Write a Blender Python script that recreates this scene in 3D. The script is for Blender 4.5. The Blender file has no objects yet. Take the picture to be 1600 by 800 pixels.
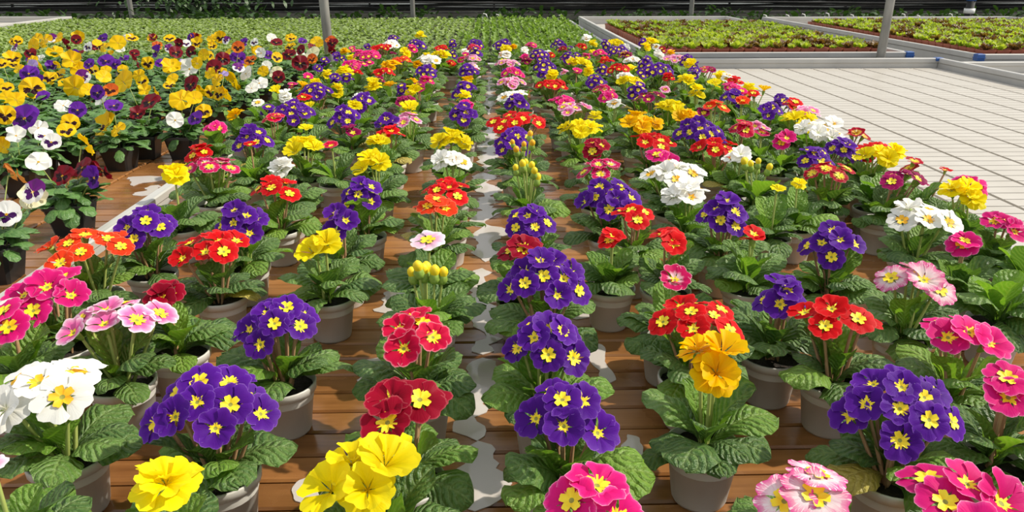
import bpy, math, random
from math import sin, cos, pi, sqrt, radians, atan, exp
from mathutils import Vector, Matrix, Quaternion, noise

random.seed(11)
scn = bpy.context.scene
C = scn.collection

# ------------------------------------------------------------------ camera, world, sun, exposure
BZ = 0.75                     # top of the benches
CAMZ = 1.36
FPX = 1200.0                  # focal length for a 1600 px wide frame
PITCH = atan(448 / FPX)
YAW = atan(36 / sqrt(FPX ** 2 + 448 ** 2))
cam = bpy.data.cameras.new('camera')
cam.sensor_width = 36
cam.lens = 36 * FPX / 1600
cam.clip_start = 0.02
camo = bpy.data.objects.new('camera', cam)
camo.location = (0, 0, CAMZ)
camo.rotation_euler = (pi / 2 - PITCH, 0, -YAW)
C.objects.link(camo)
scn.camera = camo

world = bpy.data.worlds.new('world')
scn.world = world
world.use_nodes = True
bg = world.node_tree.nodes['Background']
bg.inputs['Color'].default_value = (0.93, 0.96, 1.0, 1)
bg.inputs['Strength'].default_value = 0.72

sun = bpy.data.lights.new('sun', 'SUN')
sun.energy = 4.2
sun.angle = radians(1.2)
sun.color = (1.0, 0.93, 0.80)
suno = bpy.data.objects.new('sun', sun)
SUNDIR = Vector((0.80, 0.06, 0.74)).normalized()      # towards the sun: off to the right
suno.rotation_euler = SUNDIR.to_track_quat('Z', 'Y').to_euler()
suno.location = (4, 4, 6)
C.objects.link(suno)

scn.view_settings.view_transform = 'Standard'
scn.view_settings.look = 'None'
scn.view_settings.gamma = 1
scn.view_settings.exposure = 0.25
scn.view_settings.use_curve_mapping = False

# ------------------------------------------------------------------ where a sight line meets a level
FW = Vector((sin(YAW) * cos(PITCH), cos(YAW) * cos(PITCH), -sin(PITCH)))
RT = Vector((cos(YAW), -sin(YAW), 0))
UP = Vector((sin(YAW) * sin(PITCH), cos(YAW) * sin(PITCH), cos(PITCH)))
CAMP = Vector((0, 0, CAMZ))
def at(px, py, z):
    d = FW * FPX + RT * (px - 800) - UP * (py - 400)
    return CAMP + d * ((z - CAMZ) / d.z)
def proj(v):
    r = v - CAMP
    k = FPX / r.dot(FW)
    return 800 + r.dot(RT) * k, 400 - r.dot(UP) * k, FPX / k

# ------------------------------------------------------------------ materials
def newmat(name):
    m = bpy.data.materials.new(name)
    m.use_nodes = True
    nt = m.node_tree
    b = nt.nodes['Principled BSDF']
    return m, nt, b
def node(nt, t, **kw):
    n = nt.nodes.new(t)
    for k, v in kw.items():
        if k.startswith('i_'):
            n.inputs[k[2:].replace('_', ' ')].default_value = v
        else:
            setattr(n, k, v)
    return n
def ramp(nt, stops, interp='LINEAR'):
    r = nt.nodes.new('ShaderNodeValToRGB')
    e = r.color_ramp.elements
    r.color_ramp.interpolation = interp
    while len(e) < len(stops):
        e.new(0.5)
    for i, (p, c) in enumerate(stops):
        e[i].position = p
        e[i].color = (c[0], c[1], c[2], 1)
    return r
def math_n(nt, op, a, b=None, c=None):
    n = nt.nodes.new('ShaderNodeMath')
    n.operation = op
    for i, v in enumerate((a, b, c)):
        if v is None:
            continue
        if isinstance(v, (int, float)):
            n.inputs[i].default_value = v
        else:
            nt.links.new(v, n.inputs[i])
    return n.outputs[0]
def mixc(nt, fac, a, b, blend='MIX'):
    n = nt.nodes.new('ShaderNodeMix')
    n.data_type = 'RGBA'
    n.blend_type = blend
    for sock, v in ((n.inputs[0], fac), (n.inputs[6], a), (n.inputs[7], b)):
        if isinstance(v, (int, float)):
            sock.default_value = v
        elif isinstance(v, (tuple, list)):
            sock.default_value = (v[0], v[1], v[2], 1)
        else:
            nt.links.new(v, sock)
    return n.outputs[2]
def translucent(nt, b, colsock, fac):
    out = nt.nodes['Material Output']
    t = nt.nodes.new('ShaderNodeBsdfTranslucent')
    mx = nt.nodes.new('ShaderNodeMixShader')
    mx.inputs[0].default_value = fac
    nt.links.new(colsock, t.inputs['Color'])
    nt.links.new(b.outputs[0], mx.inputs[1])
    nt.links.new(t.outputs[0], mx.inputs[2])
    nt.links.new(mx.outputs[0], out.inputs['Surface'])

def noisy(name, c1, c2, scale=8, rough=0.6, metal=0, bump=0.0, detail=4, stretch=None):
    m, nt, b = newmat(name)
    tc = node(nt, 'ShaderNodeTexCoord')
    src = tc.outputs['Object']
    if stretch:
        mp = node(nt, 'ShaderNodeMapping')
        mp.inputs['Scale'].default_value = stretch
        nt.links.new(src, mp.inputs[0]); src = mp.outputs[0]
    n = node(nt, 'ShaderNodeTexNoise', i_Scale=scale, i_Detail=detail)
    nt.links.new(src, n.inputs['Vector'])
    r = ramp(nt, [(0.3, c1), (0.7, c2)])
    nt.links.new(n.outputs['Fac'], r.inputs[0])
    nt.links.new(r.outputs[0], b.inputs['Base Color'])
    b.inputs['Roughness'].default_value = rough
    b.inputs['Metallic'].default_value = metal
    if bump:
        bp = node(nt, 'ShaderNodeBump', i_Strength=bump, i_Distance=0.01)
        nt.links.new(n.outputs['Fac'], bp.inputs['Height'])
        nt.links.new(bp.outputs[0], b.inputs['Normal'])
    return m

def leaf_mat(name, dark, light, vein, veins=9.0, slope=2.6, trans=0.28, bump=0.8, rough=0.42):
    """blade with midrib, side veins and quilted relief, laid out on the leaf's own UV"""
    m, nt, b = newmat(name)
    uv = node(nt, 'ShaderNodeUVMap')
    sp = node(nt, 'ShaderNodeSeparateXYZ')
    nt.links.new(uv.outputs[0], sp.inputs[0])
    u = math_n(nt, 'MULTIPLY', math_n(nt, 'ABSOLUTE', math_n(nt, 'SUBTRACT', sp.outputs[0], 0.5)), 2.0)
    v = sp.outputs[1]
    wob = node(nt, 'ShaderNodeTexNoise', i_Scale=5.0, i_Detail=1.0)
    nt.links.new(uv.outputs[0], wob.inputs['Vector'])
    s = math_n(nt, 'ADD', math_n(nt, 'SUBTRACT', math_n(nt, 'MULTIPLY', v, veins), math_n(nt, 'MULTIPLY', u, slope)), wob.outputs['Fac'])
    pp = math_n(nt, 'PINGPONG', s, 0.5)                         # 0 on a vein, .5 between
    quilt = math_n(nt, 'POWER', math_n(nt, 'MULTIPLY', pp, 2.0), 0.6)
    mid = math_n(nt, 'SMOOTH_MIN', math_n(nt, 'MULTIPLY', u, 9.0), 1.0, 0.3)
    oi = node(nt, 'ShaderNodeObjectInfo')
    tc = node(nt, 'ShaderNodeTexCoord')
    nz = node(nt, 'ShaderNodeTexNoise', i_Scale=16.0, i_Detail=4.0)
    nt.links.new(tc.outputs['Object'], nz.inputs['Vector'])
    base = mixc(nt, oi.outputs['Random'], dark, light)
    base = mixc(nt, math_n(nt, 'MULTIPLY', math_n(nt, 'SUBTRACT', nz.outputs['Fac'], 0.35), 0.8), base, light)
    vf = math_n(nt, 'MULTIPLY', math_n(nt, 'SUBTRACT', 1.0, math_n(nt, 'MULTIPLY', quilt, mid)), 0.42)
    base = mixc(nt, math_n(nt, 'MAXIMUM', vf, 0.0), base, vein)
    nt.links.new(base, b.inputs['Base Color'])
    b.inputs['Roughness'].default_value = rough
    h = math_n(nt, 'ADD', math_n(nt, 'MULTIPLY', quilt, mid), math_n(nt, 'MULTIPLY', nz.outputs['Fac'], 2.2))
    bp = node(nt, 'ShaderNodeBump', i_Strength=bump, i_Distance=0.0035)
    nt.links.new(h, bp.inputs['Height'])
    nt.links.new(bp.outputs[0], b.inputs['Normal'])
    tcol = mixc(nt, 1.0, base, (1.35, 1.5, 0.55), 'MULTIPLY')
    translucent(nt, b, tcol, trans)
    return m

def petal_mat(name, stops, streak=None, trans=0.30, rough=0.5):
    """colour runs from throat (0) to rim (1) along the petal's UV"""
    m, nt, b = newmat(name)
    uv = node(nt, 'ShaderNodeUVMap')
    sp = node(nt, 'ShaderNodeSeparateXYZ')
    nt.links.new(uv.outputs[0], sp.inputs[0])
    v = sp.outputs[1]
    mp = node(nt, 'ShaderNodeMapping')
    mp.inputs['Scale'].default_value = (14, 1.6, 1)
    nt.links.new(uv.outputs[0], mp.inputs[0])
    nz = node(nt, 'ShaderNodeTexNoise', i_Scale=1.6, i_Detail=3.0)
    nt.links.new(mp.outputs[0], nz.inputs['Vector'])
    vv = math_n(nt, 'ADD', v, math_n(nt, 'MULTIPLY', math_n(nt, 'SUBTRACT', nz.outputs['Fac'], 0.5), 0.22 if streak else 0.06))
    r = ramp(nt, stops)
    nt.links.new(vv, r.inputs[0])
    col = r.outputs[0]
    if streak:
        col = mixc(nt, math_n(nt, 'MULTIPLY', math_n(nt, 'GREATER_THAN', nz.outputs['Fac'], 0.56), 0.75), col, streak)
    oi = node(nt, 'ShaderNodeObjectInfo')
    hs = node(nt, 'ShaderNodeHueSaturation')
    nt.links.new(col, hs.inputs['Color'])
    nt.links.new(math_n(nt, 'ADD', 0.86, math_n(nt, 'MULTIPLY', oi.outputs['Random'], 0.28)), hs.inputs['Value'])
    col = hs.outputs[0]
    nt.links.new(col, b.inputs['Base Color'])
    b.inputs['Roughness'].default_value = rough
    b.inputs['Specular IOR Level'].default_value = 0.10
    bp = node(nt, 'ShaderNodeBump', i_Strength=0.25, i_Distance=0.002)
    nt.links.new(nz.outputs['Fac'], bp.inputs['Height'])
    nt.links.new(bp.outputs[0], b.inputs['Normal'])
    translucent(nt, b, col, trans)
    return m

def pansy_mat(name, upper, lower, blotch=None, rim=None):
    m, nt, b = newmat(name)
    tc = node(nt, 'ShaderNodeTexCoord')
    sp = node(nt, 'ShaderNodeSeparateXYZ')
    nt.links.new(tc.outputs['Object'], sp.inputs[0])
    x, y = sp.outputs[0], sp.outputs[1]
    r = math_n(nt, 'SQRT', math_n(nt, 'ADD', math_n(nt, 'MULTIPLY', x, x), math_n(nt, 'MULTIPLY', y, y)))
    uv = node(nt, 'ShaderNodeUVMap')
    su = node(nt, 'ShaderNodeSeparateXYZ')
    nt.links.new(uv.outputs[0], su.inputs[0])
    isup = math_n(nt, 'GREATER_THAN', su.outputs[0], 1.5)       # the two upper petals carry u in 2..3
    col = mixc(nt, isup, lower, upper)
    nz = node(nt, 'ShaderNodeTexNoise', i_Scale=5.0, i_Detail=3.0)
    nt.links.new(tc.outputs['Object'], nz.inputs['Vector'])
    if rim:
        f = math_n(nt, 'GREATER_THAN', math_n(nt, 'ADD', r, math_n(nt, 'MULTIPLY', nz.outputs['Fac'], 0.2)), 0.98)
        col = mixc(nt, f, col, rim)
    if blotch:
        rr = math_n(nt, 'ADD', r, math_n(nt, 'MULTIPLY', math_n(nt, 'SUBTRACT', nz.outputs['Fac'], 0.5), 0.55))
        # gaps of the blotch between the petals
        pu = math_n(nt, 'ABSOLUTE', math_n(nt, 'SUBTRACT', math_n(nt, 'FRACT', su.outputs[0]), 0.5))
        rr = math_n(nt, 'ADD', rr, math_n(nt, 'MULTIPLY', pu, 0.55))
        f = math_n(nt, 'MULTIPLY', math_n(nt, 'LESS_THAN', rr, 0.66), math_n(nt, 'SUBTRACT', 1.0, isup))
        col = mixc(nt, f, col, blotch)
    col = mixc(nt, math_n(nt, 'LESS_THAN', r, 0.10), col, (0.8, 0.42, 0.02))
    nt.links.new(col, b.inputs['Base Color'])
    b.inputs['Roughness'].default_value = 0.5
    b.inputs['Specular IOR Level'].default_value = 0.25
    translucent(nt, b, col, 0.32)
    return m

M = {}
M['leaf'] = leaf_mat('primrose_leaf', (0.038, 0.112, 0.022), (0.125, 0.25, 0.042), (0.32, 0.43, 0.14))
M['leaf_light'] = leaf_mat('primrose_leaf_fresh', (0.10, 0.24, 0.025), (0.20, 0.37, 0.04), (0.36, 0.48, 0.12), trans=0.35)
M['leaf_old'] = leaf_mat('primrose_leaf_yellowed', (0.42, 0.36, 0.05), (0.50, 0.40, 0.08), (0.55, 0.48, 0.16))
M['pleaf'] = leaf_mat('pansy_leaf', (0.045, 0.13, 0.03), (0.10, 0.23, 0.05), (0.22, 0.34, 0.12), veins=4, slope=1.2, bump=0.35, trans=0.22)
M['lettuce'] = leaf_mat('lettuce_green', (0.20, 0.29, 0.025), (0.46, 0.52, 0.055), (0.46, 0.54, 0.12), veins=5, trans=0.4, bump=0.6)
M['lettuce_red'] = leaf_mat('lettuce_red', (0.11, 0.025, 0.015), (0.24, 0.15, 0.04), (0.26, 0.20, 0.06), veins=5, trans=0.3, bump=0.6)
M['seedling'] = leaf_mat('seedling_leaf', (0.14, 0.24, 0.05), (0.38, 0.46, 0.15), (0.40, 0.48, 0.20), veins=4, trans=0.3, bump=0.3)
M['seedling_b'] = leaf_mat('seedling_leaf_deep', (0.09, 0.19, 0.025), (0.26, 0.38, 0.07), (0.30, 0.42, 0.12), veins=4, trans=0.3, bump=0.3)
M['hedge'] = leaf_mat('hedge_leaf', (0.018, 0.05, 0.012), (0.05, 0.11, 0.02), (0.07, 0.14, 0.03), veins=4, trans=0.15, bump=0.2)

yl = (0.83, 0.62, 0.0)
M['P'] = petal_mat('violet_petal', [(0.0, (0.070, 0.007, 0.22)), (0.75, (0.086, 0.009, 0.265)), (0.95, (0.11, 0.018, 0.31)), (1.0, (0.24, 0.10, 0.47))])
M['Y'] = petal_mat('yellow_petal', [(0.0, (0.86, 0.54, 0.0)), (0.35, (0.90, 0.72, 0.0)), (1.0, (0.94, 0.80, 0.015))], trans=0.42)
M['O'] = petal_mat('golden_petal', [(0.0, (0.82, 0.30, 0.0)), (0.4, (0.88, 0.46, 0.0)), (1.0, (0.92, 0.58, 0.0))], trans=0.36)
M['E'] = petal_mat('orange_red_petal', [(0.0, (0.85, 0.40, 0.02)), (0.3, (0.80, 0.06, 0.01)), (0.92, (0.80, 0.045, 0.012)), (1.0, (0.85, 0.25, 0.12))])
M['R'] = petal_mat('scarlet_petal', [(0.0, (0.50, 0.004, 0.004)), (0.9, (0.66, 0.006, 0.010)), (1.0, (0.72, 0.07, 0.06))])
M['M'] = petal_mat('magenta_petal', [(0.0, (0.62, 0.005, 0.13)), (0.85, (0.70, 0.012, 0.20)), (0.96, (0.75, 0.05, 0.27)), (1.0, (0.88, 0.35, 0.52))])
M['N'] = petal_mat('cerise_petal', [(0.0, (0.50, 0.003, 0.03)), (0.9, (0.60, 0.005, 0.055)), (1.0, (0.80, 0.25, 0.32))])
M['C'] = petal_mat('crimson_petal', [(0.0, (0.24, 0.002, 0.012)), (0.93, (0.32, 0.003, 0.024)), (1.0, (0.48, 0.08, 0.10))])
M['V'] = petal_mat('burgundy_petal', [(0.0, (0.22, 0.002, 0.06)), (0.9, (0.32, 0.006, 0.10)), (1.0, (0.45, 0.06, 0.18))])
M['W'] = petal_mat('white_petal', [(0.0, (0.86, 0.80, 0.55)), (0.3, (0.88, 0.86, 0.78)), (1.0, (0.90, 0.89, 0.84))], trans=0.25)
M['K'] = petal_mat('pink_petal', [(0.0, (0.75, 0.10, 0.36)), (0.6, (0.80, 0.16, 0.42)), (0.85, (0.84, 0.38, 0.58)), (1.0, (0.9, 0.75, 0.80))])
M['L'] = petal_mat('blush_petal', [(0.0, (0.88, 0.55, 0.70)), (0.55, (0.86, 0.45, 0.66)), (1.0, (0.92, 0.80, 0.86))])
M['S'] = petal_mat('streaked_pink_petal', [(0.0, (0.90, 0.80, 0.70)), (0.45, (0.90, 0.72, 0.74)), (1.0, (0.72, 0.04, 0.28))], streak=(0.90, 0.78, 0.80))
M['T'] = petal_mat('crimson_white_petal', [(0.0, (0.9, 0.75, 0.78)), (0.3, (0.9, 0.70, 0.76)), (0.55, (0.58, 0.01, 0.12)), (0.93, (0.55, 0.008, 0.10)), (1.0, (0.9, 0.6, 0.66))], streak=(0.55, 0.01, 0.10))
M['B'] = petal_mat('laced_red_yellow_petal', [(0.0, (0.85, 0.55, 0.05)), (0.5, (0.85, 0.52, 0.10)), (0.62, (0.45, 0.008, 0.03)), (0.95, (0.42, 0.006, 0.03)), (1.0, (0.7, 0.2, 0.18))])
M['eye'] = noisy('flower_eye', (0.80, 0.55, 0.0), (0.88, 0.70, 0.02), scale=3, rough=0.6)
M['eye_o'] = noisy('flower_eye_orange', (0.80, 0.36, 0.0), (0.86, 0.48, 0.01), scale=3, rough=0.6)
M['throat'] = noisy('flower_throat', (0.22, 0.22, 0.03), (0.34, 0.32, 0.05), scale=3, rough=0.7)
M['stem'] = noisy('stem_green', (0.30, 0.38, 0.08), (0.42, 0.46, 0.14), scale=5, rough=0.5)
M['stem_r'] = noisy('stem_ruddy', (0.36, 0.18, 0.09), (0.50, 0.32, 0.17), scale=5, rough=0.5)
M['calyx'] = noisy('calyx_green', (0.20, 0.33, 0.04), (0.34, 0.46, 0.09), scale=4, rough=0.5)

dk = (0.030, 0.003, 0.008)
M['pY'] = pansy_mat('pansy_yellow', (0.86, 0.54, 0.0), (0.88, 0.58, 0.0))
M['pYb'] = pansy_mat('pansy_yellow_blotched', (0.86, 0.54, 0.0), (0.88, 0.57, 0.0), dk)
M['pP'] = pansy_mat('pansy_violet', (0.14, 0.018, 0.36), (0.13, 0.015, 0.33), (0.03, 0.003, 0.10))
M['pW'] = pansy_mat('pansy_white', (0.86, 0.85, 0.78), (0.87, 0.86, 0.80))
M['pWb'] = pansy_mat('pansy_white_blotched', (0.86, 0.85, 0.82), (0.87, 0.86, 0.84), (0.05, 0.004, 0.09))
M['pU'] = pansy_mat('pansy_purple_white', (0.16, 0.012, 0.20), (0.86, 0.84, 0.84), (0.08, 0.006, 0.14))
M['pC'] = pansy_mat('pansy_crimson', (0.20, 0.004, 0.014), (0.22, 0.004, 0.014), (0.02, 0.002, 0.006))
M['pO'] = pansy_mat('pansy_orange', (0.60, 0.10, 0.01), (0.74, 0.20, 0.01), (0.05, 0.004, 0.006))
M['pX'] = pansy_mat('pansy_cream', (0.86, 0.82, 0.50), (0.88, 0.84, 0.56))
M['pL'] = pansy_mat('pansy_lilac', (0.48, 0.36, 0.72), (0.55, 0.44, 0.76))
M['pZ'] = pansy_mat('pansy_wilted', (0.50, 0.17, 0.03), (0.58, 0.22, 0.04))

M['pot'] = noisy('white_plastic_pot', (0.54, 0.52, 0.48), (0.63, 0.605, 0.565), scale=14, rough=0.45)
M['blackpot'] = noisy('black_plastic_pot', (0.012, 0.012, 0.012), (0.025, 0.024, 0.023), scale=14, rough=0.4)
M['brownpot'] = noisy('terracotta_plastic_pot', (0.24, 0.055, 0.025), (0.34, 0.085, 0.04), scale=10, rough=0.5)
M['soil'] = noisy('dark_peat', (0.008, 0.006, 0.004), (0.035, 0.024, 0.015), scale=120, rough=0.95, bump=1.0)
M['alu'] = noisy('aluminium_rail', (0.46, 0.46, 0.43), (0.60, 0.59, 0.55), scale=5, rough=0.42, metal=0.25, stretch=(12, 0.6, 6))
M['greyrail'] = noisy('grey_painted_rail', (0.42, 0.41, 0.39), (0.50, 0.49, 0.46), scale=5, rough=0.5)
M['liner'] = noisy('cream_plastic_tray', (0.45, 0.415, 0.36), (0.51, 0.475, 0.42), scale=7, rough=0.42)
M['blue'] = noisy('blue_corner_plastic', (0.015, 0.07, 0.27), (0.02, 0.10, 0.34), scale=9, rough=0.4)
M['galv'] = noisy('galvanised_steel', (0.15, 0.145, 0.13), (0.34, 0.33, 0.30), scale=14, rough=0.6, metal=0.2, stretch=(1, 1, 0.3))
M['pipe'] = noisy('black_hose', (0.006, 0.006, 0.006), (0.016, 0.015, 0.014), scale=6, rough=0.75)
M['pipe2'] = noisy('dusty_hose', (0.05, 0.047, 0.043), (0.11, 0.10, 0.09), scale=6, rough=0.8)
M['whitepl'] = noisy('white_plastic', (0.72, 0.72, 0.68), (0.80, 0.79, 0.75), scale=8, rough=0.4)
M['concrete'] = noisy('weathered_concrete', (0.16, 0.15, 0.125), (0.30, 0.28, 0.24), scale=3, rough=0.85, bump=0.4, detail=8)
M['floor'] = noisy('damp_concrete_floor', (0.06, 0.055, 0.045), (0.13, 0.12, 0.10), scale=2, rough=0.8, detail=8)
M['base'] = noisy('tray_bed_brown', (0.05, 0.022, 0.009), (0.09, 0.04, 0.016), scale=20, rough=0.6)

def wood_mat():
    m, nt, b = newmat('wet_brown_slat')
    tc = node(nt, 'ShaderNodeTexCoord')
    oi = node(nt, 'ShaderNodeObjectInfo')
    mp = node(nt, 'ShaderNodeMapping')
    mp.inputs['Scale'].default_value = (2.5, 40, 20)
    geo = node(nt, 'ShaderNodeNewGeometry')
    nt.links.new(geo.outputs['Position'], mp.inputs[0])
    n1 = node(nt, 'ShaderNodeTexNoise', i_Scale=1.4, i_Detail=6.0, i_Roughness=0.65)
    nt.links.new(mp.outputs[0], n1.inputs['Vector'])
    n2 = node(nt, 'ShaderNodeTexNoise', i_Scale=7.0, i_Detail=4.0)
    nt.links.new(geo.outputs['Position'], n2.inputs['Vector'])
    r = ramp(nt, [(0.25, (0.19, 0.080, 0.024)), (0.55, (0.29, 0.130, 0.042)), (0.8, (0.38, 0.19, 0.07))])
    nt.links.new(n1.outputs['Fac'], r.inputs[0])
    r2 = ramp(nt, [(0.35, (0.68, 0.62, 0.58)), (0.65, (1.12, 1.1, 1.05))])
    nt.links.new(n2.outputs['Fac'], r2.inputs[0])
    c = mixc(nt, 1.0, r.outputs[0], r2.outputs[0], 'MULTIPLY')
    hs = node(nt, 'ShaderNodeHueSaturation')
    nt.links.new(c, hs.inputs['Color'])
    nt.links.new(math_n(nt, 'ADD', 0.82, math_n(nt, 'MULTIPLY', oi.outputs['Random'], 0.36)), hs.inputs['Value'])
    nt.links.new(hs.outputs[0], b.inputs['Base Color'])
    rr = ramp(nt, [(0.4, (0.16,) * 3), (0.62, (0.42,) * 3)])
    nt.links.new(n2.outputs['Fac'], rr.inputs[0])
    nt.links.new(rr.outputs[0], b.inputs['Roughness'])
    bp = node(nt, 'ShaderNodeBump', i_Strength=0.15, i_Distance=0.002)
    nt.links.new(n1.outputs['Fac'], bp.inputs['Height'])
    nt.links.new(bp.outputs[0], b.inputs['Normal'])
    return m
M['wood'] = wood_mat()

m, nt, b = newmat('puddle_water_painted_reflection')
b.inputs['Base Color'].default_value = (0.72, 0.66, 0.62, 1)  # pale base colour paints in the bright roof mirrored by the water
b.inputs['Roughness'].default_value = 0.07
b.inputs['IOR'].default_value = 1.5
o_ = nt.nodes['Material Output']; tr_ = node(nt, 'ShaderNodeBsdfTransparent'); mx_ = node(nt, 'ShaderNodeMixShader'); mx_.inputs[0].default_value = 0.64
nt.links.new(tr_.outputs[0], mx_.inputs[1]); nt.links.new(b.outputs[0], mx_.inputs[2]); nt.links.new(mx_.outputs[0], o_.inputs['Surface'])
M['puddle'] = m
m, nt, b = newmat('milky_glazing')
b.inputs['Base Color'].default_value = (0.75, 0.77, 0.74, 1)
b.inputs['Roughness'].default_value = 0.35
tcol = node(nt, 'ShaderNodeRGB'); tcol.outputs[0].default_value = (0.85, 0.87, 0.84, 1)
translucent(nt, b, tcol.outputs[0], 0.6)
M['glazing'] = m

# ------------------------------------------------------------------ mesh and object helpers
def mesh(name, V, Fc, UV=None, smooth=True, slots=1):
    me = bpy.data.meshes.new(name)
    me.from_pydata([tuple(v) for v in V], [], Fc)
    if UV:
        l = me.uv_layers.new(name='UVMap')
        idx = [0] * len(me.loops)
        me.loops.foreach_get('vertex_index', idx)
        flat = []
        for i in idx:
            flat.extend(UV[i])
        l.data.foreach_set('uv', flat)
    if smooth:
        me.polygons.foreach_set('use_smooth', [True] * len(me.polygons))
    for _ in range(slots):
        me.materials.append(None)
    return me
def obj(name, me, mat=None, parent=None, mtx=None):
    o = bpy.data.objects.new(name, me)
    C.objects.link(o)
    if parent:
        o.parent = parent
    if mtx is not None:
        o.matrix_local = mtx
    if mat is not None:
        if me.materials and me.materials[0] is None:
            s = o.material_slots[0]
            s.link = 'OBJECT'
            s.material = mat
        elif not me.materials:
            me.materials.append(mat)
    return o
def empty(name, loc, rz=0.0):
    o = bpy.data.objects.new(name, None)
    o.empty_display_size = 0.05
    C.objects.link(o)
    o.location = loc
    o.rotation_euler = (0, 0, rz)
    return o
def tag(o, label, cat, group=None):
    o['label'] = label
    o['category'] = cat
    if group:
        o['group'] = group
    return o
def struct(o):
    o['kind'] = 'structure'
    return o
class MB:
    def __init__(s):
        s.v = []; s.f = []; s.uv = []
    def add(s, V, Fc, UV=None, mtx=None):
        o = len(s.v)
        s.v.extend([mtx @ Vector(v) for v in V] if mtx else [Vector(v) for v in V])
        s.f.extend([tuple(i + o for i in f) for f in Fc])
        s.uv.extend(UV if UV else [(0, 0)] * len(V))
    def box(s, x0, x1, y0, y1, z0, z1, bev=0.0):
        if not bev:
            V = [(x, y, z) for z in (z0, z1) for y in (y0, y1) for x in (x0, x1)]
            s.add(V, [(0, 2, 3, 1), (4, 5, 7, 6), (0, 1, 5, 4), (2, 6, 7, 3), (0, 4, 6, 2), (1, 3, 7, 5)])
        else:       # top edge chamfered
            V = [(x, y, z0) for y in (y0, y1) for x in (x0, x1)] + [(x, y, z1 - bev) for y in (y0, y1) for x in (x0, x1)] + \
                [(x, y, z1) for y in (y0 + bev, y1 - bev) for x in (x0 + bev, x1 - bev)]
            Fc = [(0, 2, 3, 1), (8, 9, 11, 10)]
            for o in (0, 4):
                Fc += [(o, o + 1, o + 5, o + 4), (o + 2, o + 6, o + 7, o + 3), (o, o + 4, o + 6, o + 2), (o + 1, o + 3, o + 7, o + 5)]
            s.add(V, Fc)
    def lathe(s, prof, n=20, cx=0, cy=0):
        V = []; Fc = []
        for r, z in prof:
            for k in range(n):
                a = 2 * pi * k / n
                V.append((cx + r * cos(a), cy + r * sin(a), z))
        for j in range(len(prof) - 1):
            for k in range(n):
                a = j * n + k; b_ = j * n + (k + 1) % n
                Fc.append((a, b_, b_ + n, a + n))
        s.add(V, Fc)
    def tube(s, pts, r, n=6, cap=True):
        pts = [Vector(p) for p in pts]
        V = []; Fc = []
        for i, p in enumerate(pts):
            t = (pts[min(i + 1, len(pts) - 1)] - pts[max(i - 1, 0)]).normalized()
            a = t.orthogonal().normalized() if abs(t.z) > .95 else t.cross(Vector((0, 0, 1))).normalized()
            b_ = t.cross(a)
            rr = r[i] if isinstance(r, (list, tuple)) else r
            for k in range(n):
                q = 2 * pi * k / n
                V.append(p + a * (rr * cos(q)) + b_ * (rr * sin(q)))
        for j in range(len(pts) - 1):
            for k in range(n):
                a = j * n + k; b_ = j * n + (k + 1) % n
                Fc.append((a, b_, b_ + n, a + n))
        if cap:
            Fc.append(tuple(range(n - 1, -1, -1)))
            Fc.append(tuple(range((len(pts) - 1) * n, len(pts) * n)))
        s.add(V, Fc)
    def build(s, name, smooth=False, slots=1):
        return mesh(name, s.v, s.f, s.uv, smooth, slots)

def smooth01(t):
    t = max(0.0, min(1.0, t))
    return t * t * (3 - 2 * t)

def leaf_geo(L, W, th0, bend, nv=12, nu=6, curl=0.35, wave=0.02, seed=0, petiole=0.10, crenate=0.0):
    rnd = random.Random(seed)
    ph = [rnd.uniform(0, 6.28) for _ in range(4)]
    V = []; UVs = []; Fc = []
    y = z = 0.0
    step = L / nv
    tw = rnd.uniform(-0.25, 0.25)
    for j in range(nv + 1):
        v = j / nv
        if j:
            th = th0 - bend * (v ** 1.3)
            y += step * cos(th); z += step * sin(th)
        w = petiole + (1 - petiole) * smooth01((v - 0.10) / 0.50)
        if v > 0.66:
            w *= sqrt(max(0.0, 1 - ((v - 0.66) / 0.345) ** 2)) * 0.99 + 0.01
        w *= W / 2
        th = th0 - bend * (v ** 1.3)
        nz_, ny_ = cos(th), -sin(th)
        for i in range(nu + 1):
            u = -1 + 2 * i / nu
            d = -curl * w * u * u + 0.10 * w * (1 - exp(-(u / 0.18) ** 2))
            d += wave * L * sin(u * 2.2 + v * 11 + ph[0]) * abs(u) + 0.6 * wave * L * sin(v * 17 + ph[1] + 3 * u) * abs(u)
            d += tw * w * u
            ww = w * (1 + (crenate * (1 if j % 2 else -1) if abs(u) == 1 else 0))
            V.append((u * ww, y + ny_ * d, z + nz_ * d))
            UVs.append((0.5 + u / 2, v))
    for j in range(nv):
        for i in range(nu):
            a = j * (nu + 1) + i
            Fc.append((a, a + 1, a + nu + 2, a + nu + 1))
    return V, Fc, UVs

# primrose leaves: arching, drooping, upright (unit length, grows along +Y)
LEAF = {'mid': [], 'droop': [], 'up': []}
for s_ in range(4):
    LEAF['mid'].append(mesh('primrose_leaf_arching', *leaf_geo(1, 0.50 + 0.05 * s_, 1.0, 1.35, seed=s_, wave=0.032, crenate=0.03)))
    LEAF['droop'].append(mesh('primrose_leaf_drooping', *leaf_geo(1, 0.54 + 0.04 * s_, 0.62, 1.25, seed=10 + s_, wave=0.034, curl=0.3, crenate=0.03)))
    LEAF['up'].append(mesh('primrose_leaf_upright', *leaf_geo(1, 0.46 + 0.03 * s_, 1.25, 0.80, seed=20 + s_, wave=0.03, curl=-0.3, crenate=0.03)))
PLEAF = [mesh('pansy_leaf_blade', *leaf_geo(1, 0.46, 0.9 - 0.12 * s_, 0.9 + 0.1 * s_, nv=8, nu=4, seed=40 + s_, petiole=0.16, crenate=0.06)) for s_ in range(5)]

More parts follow.
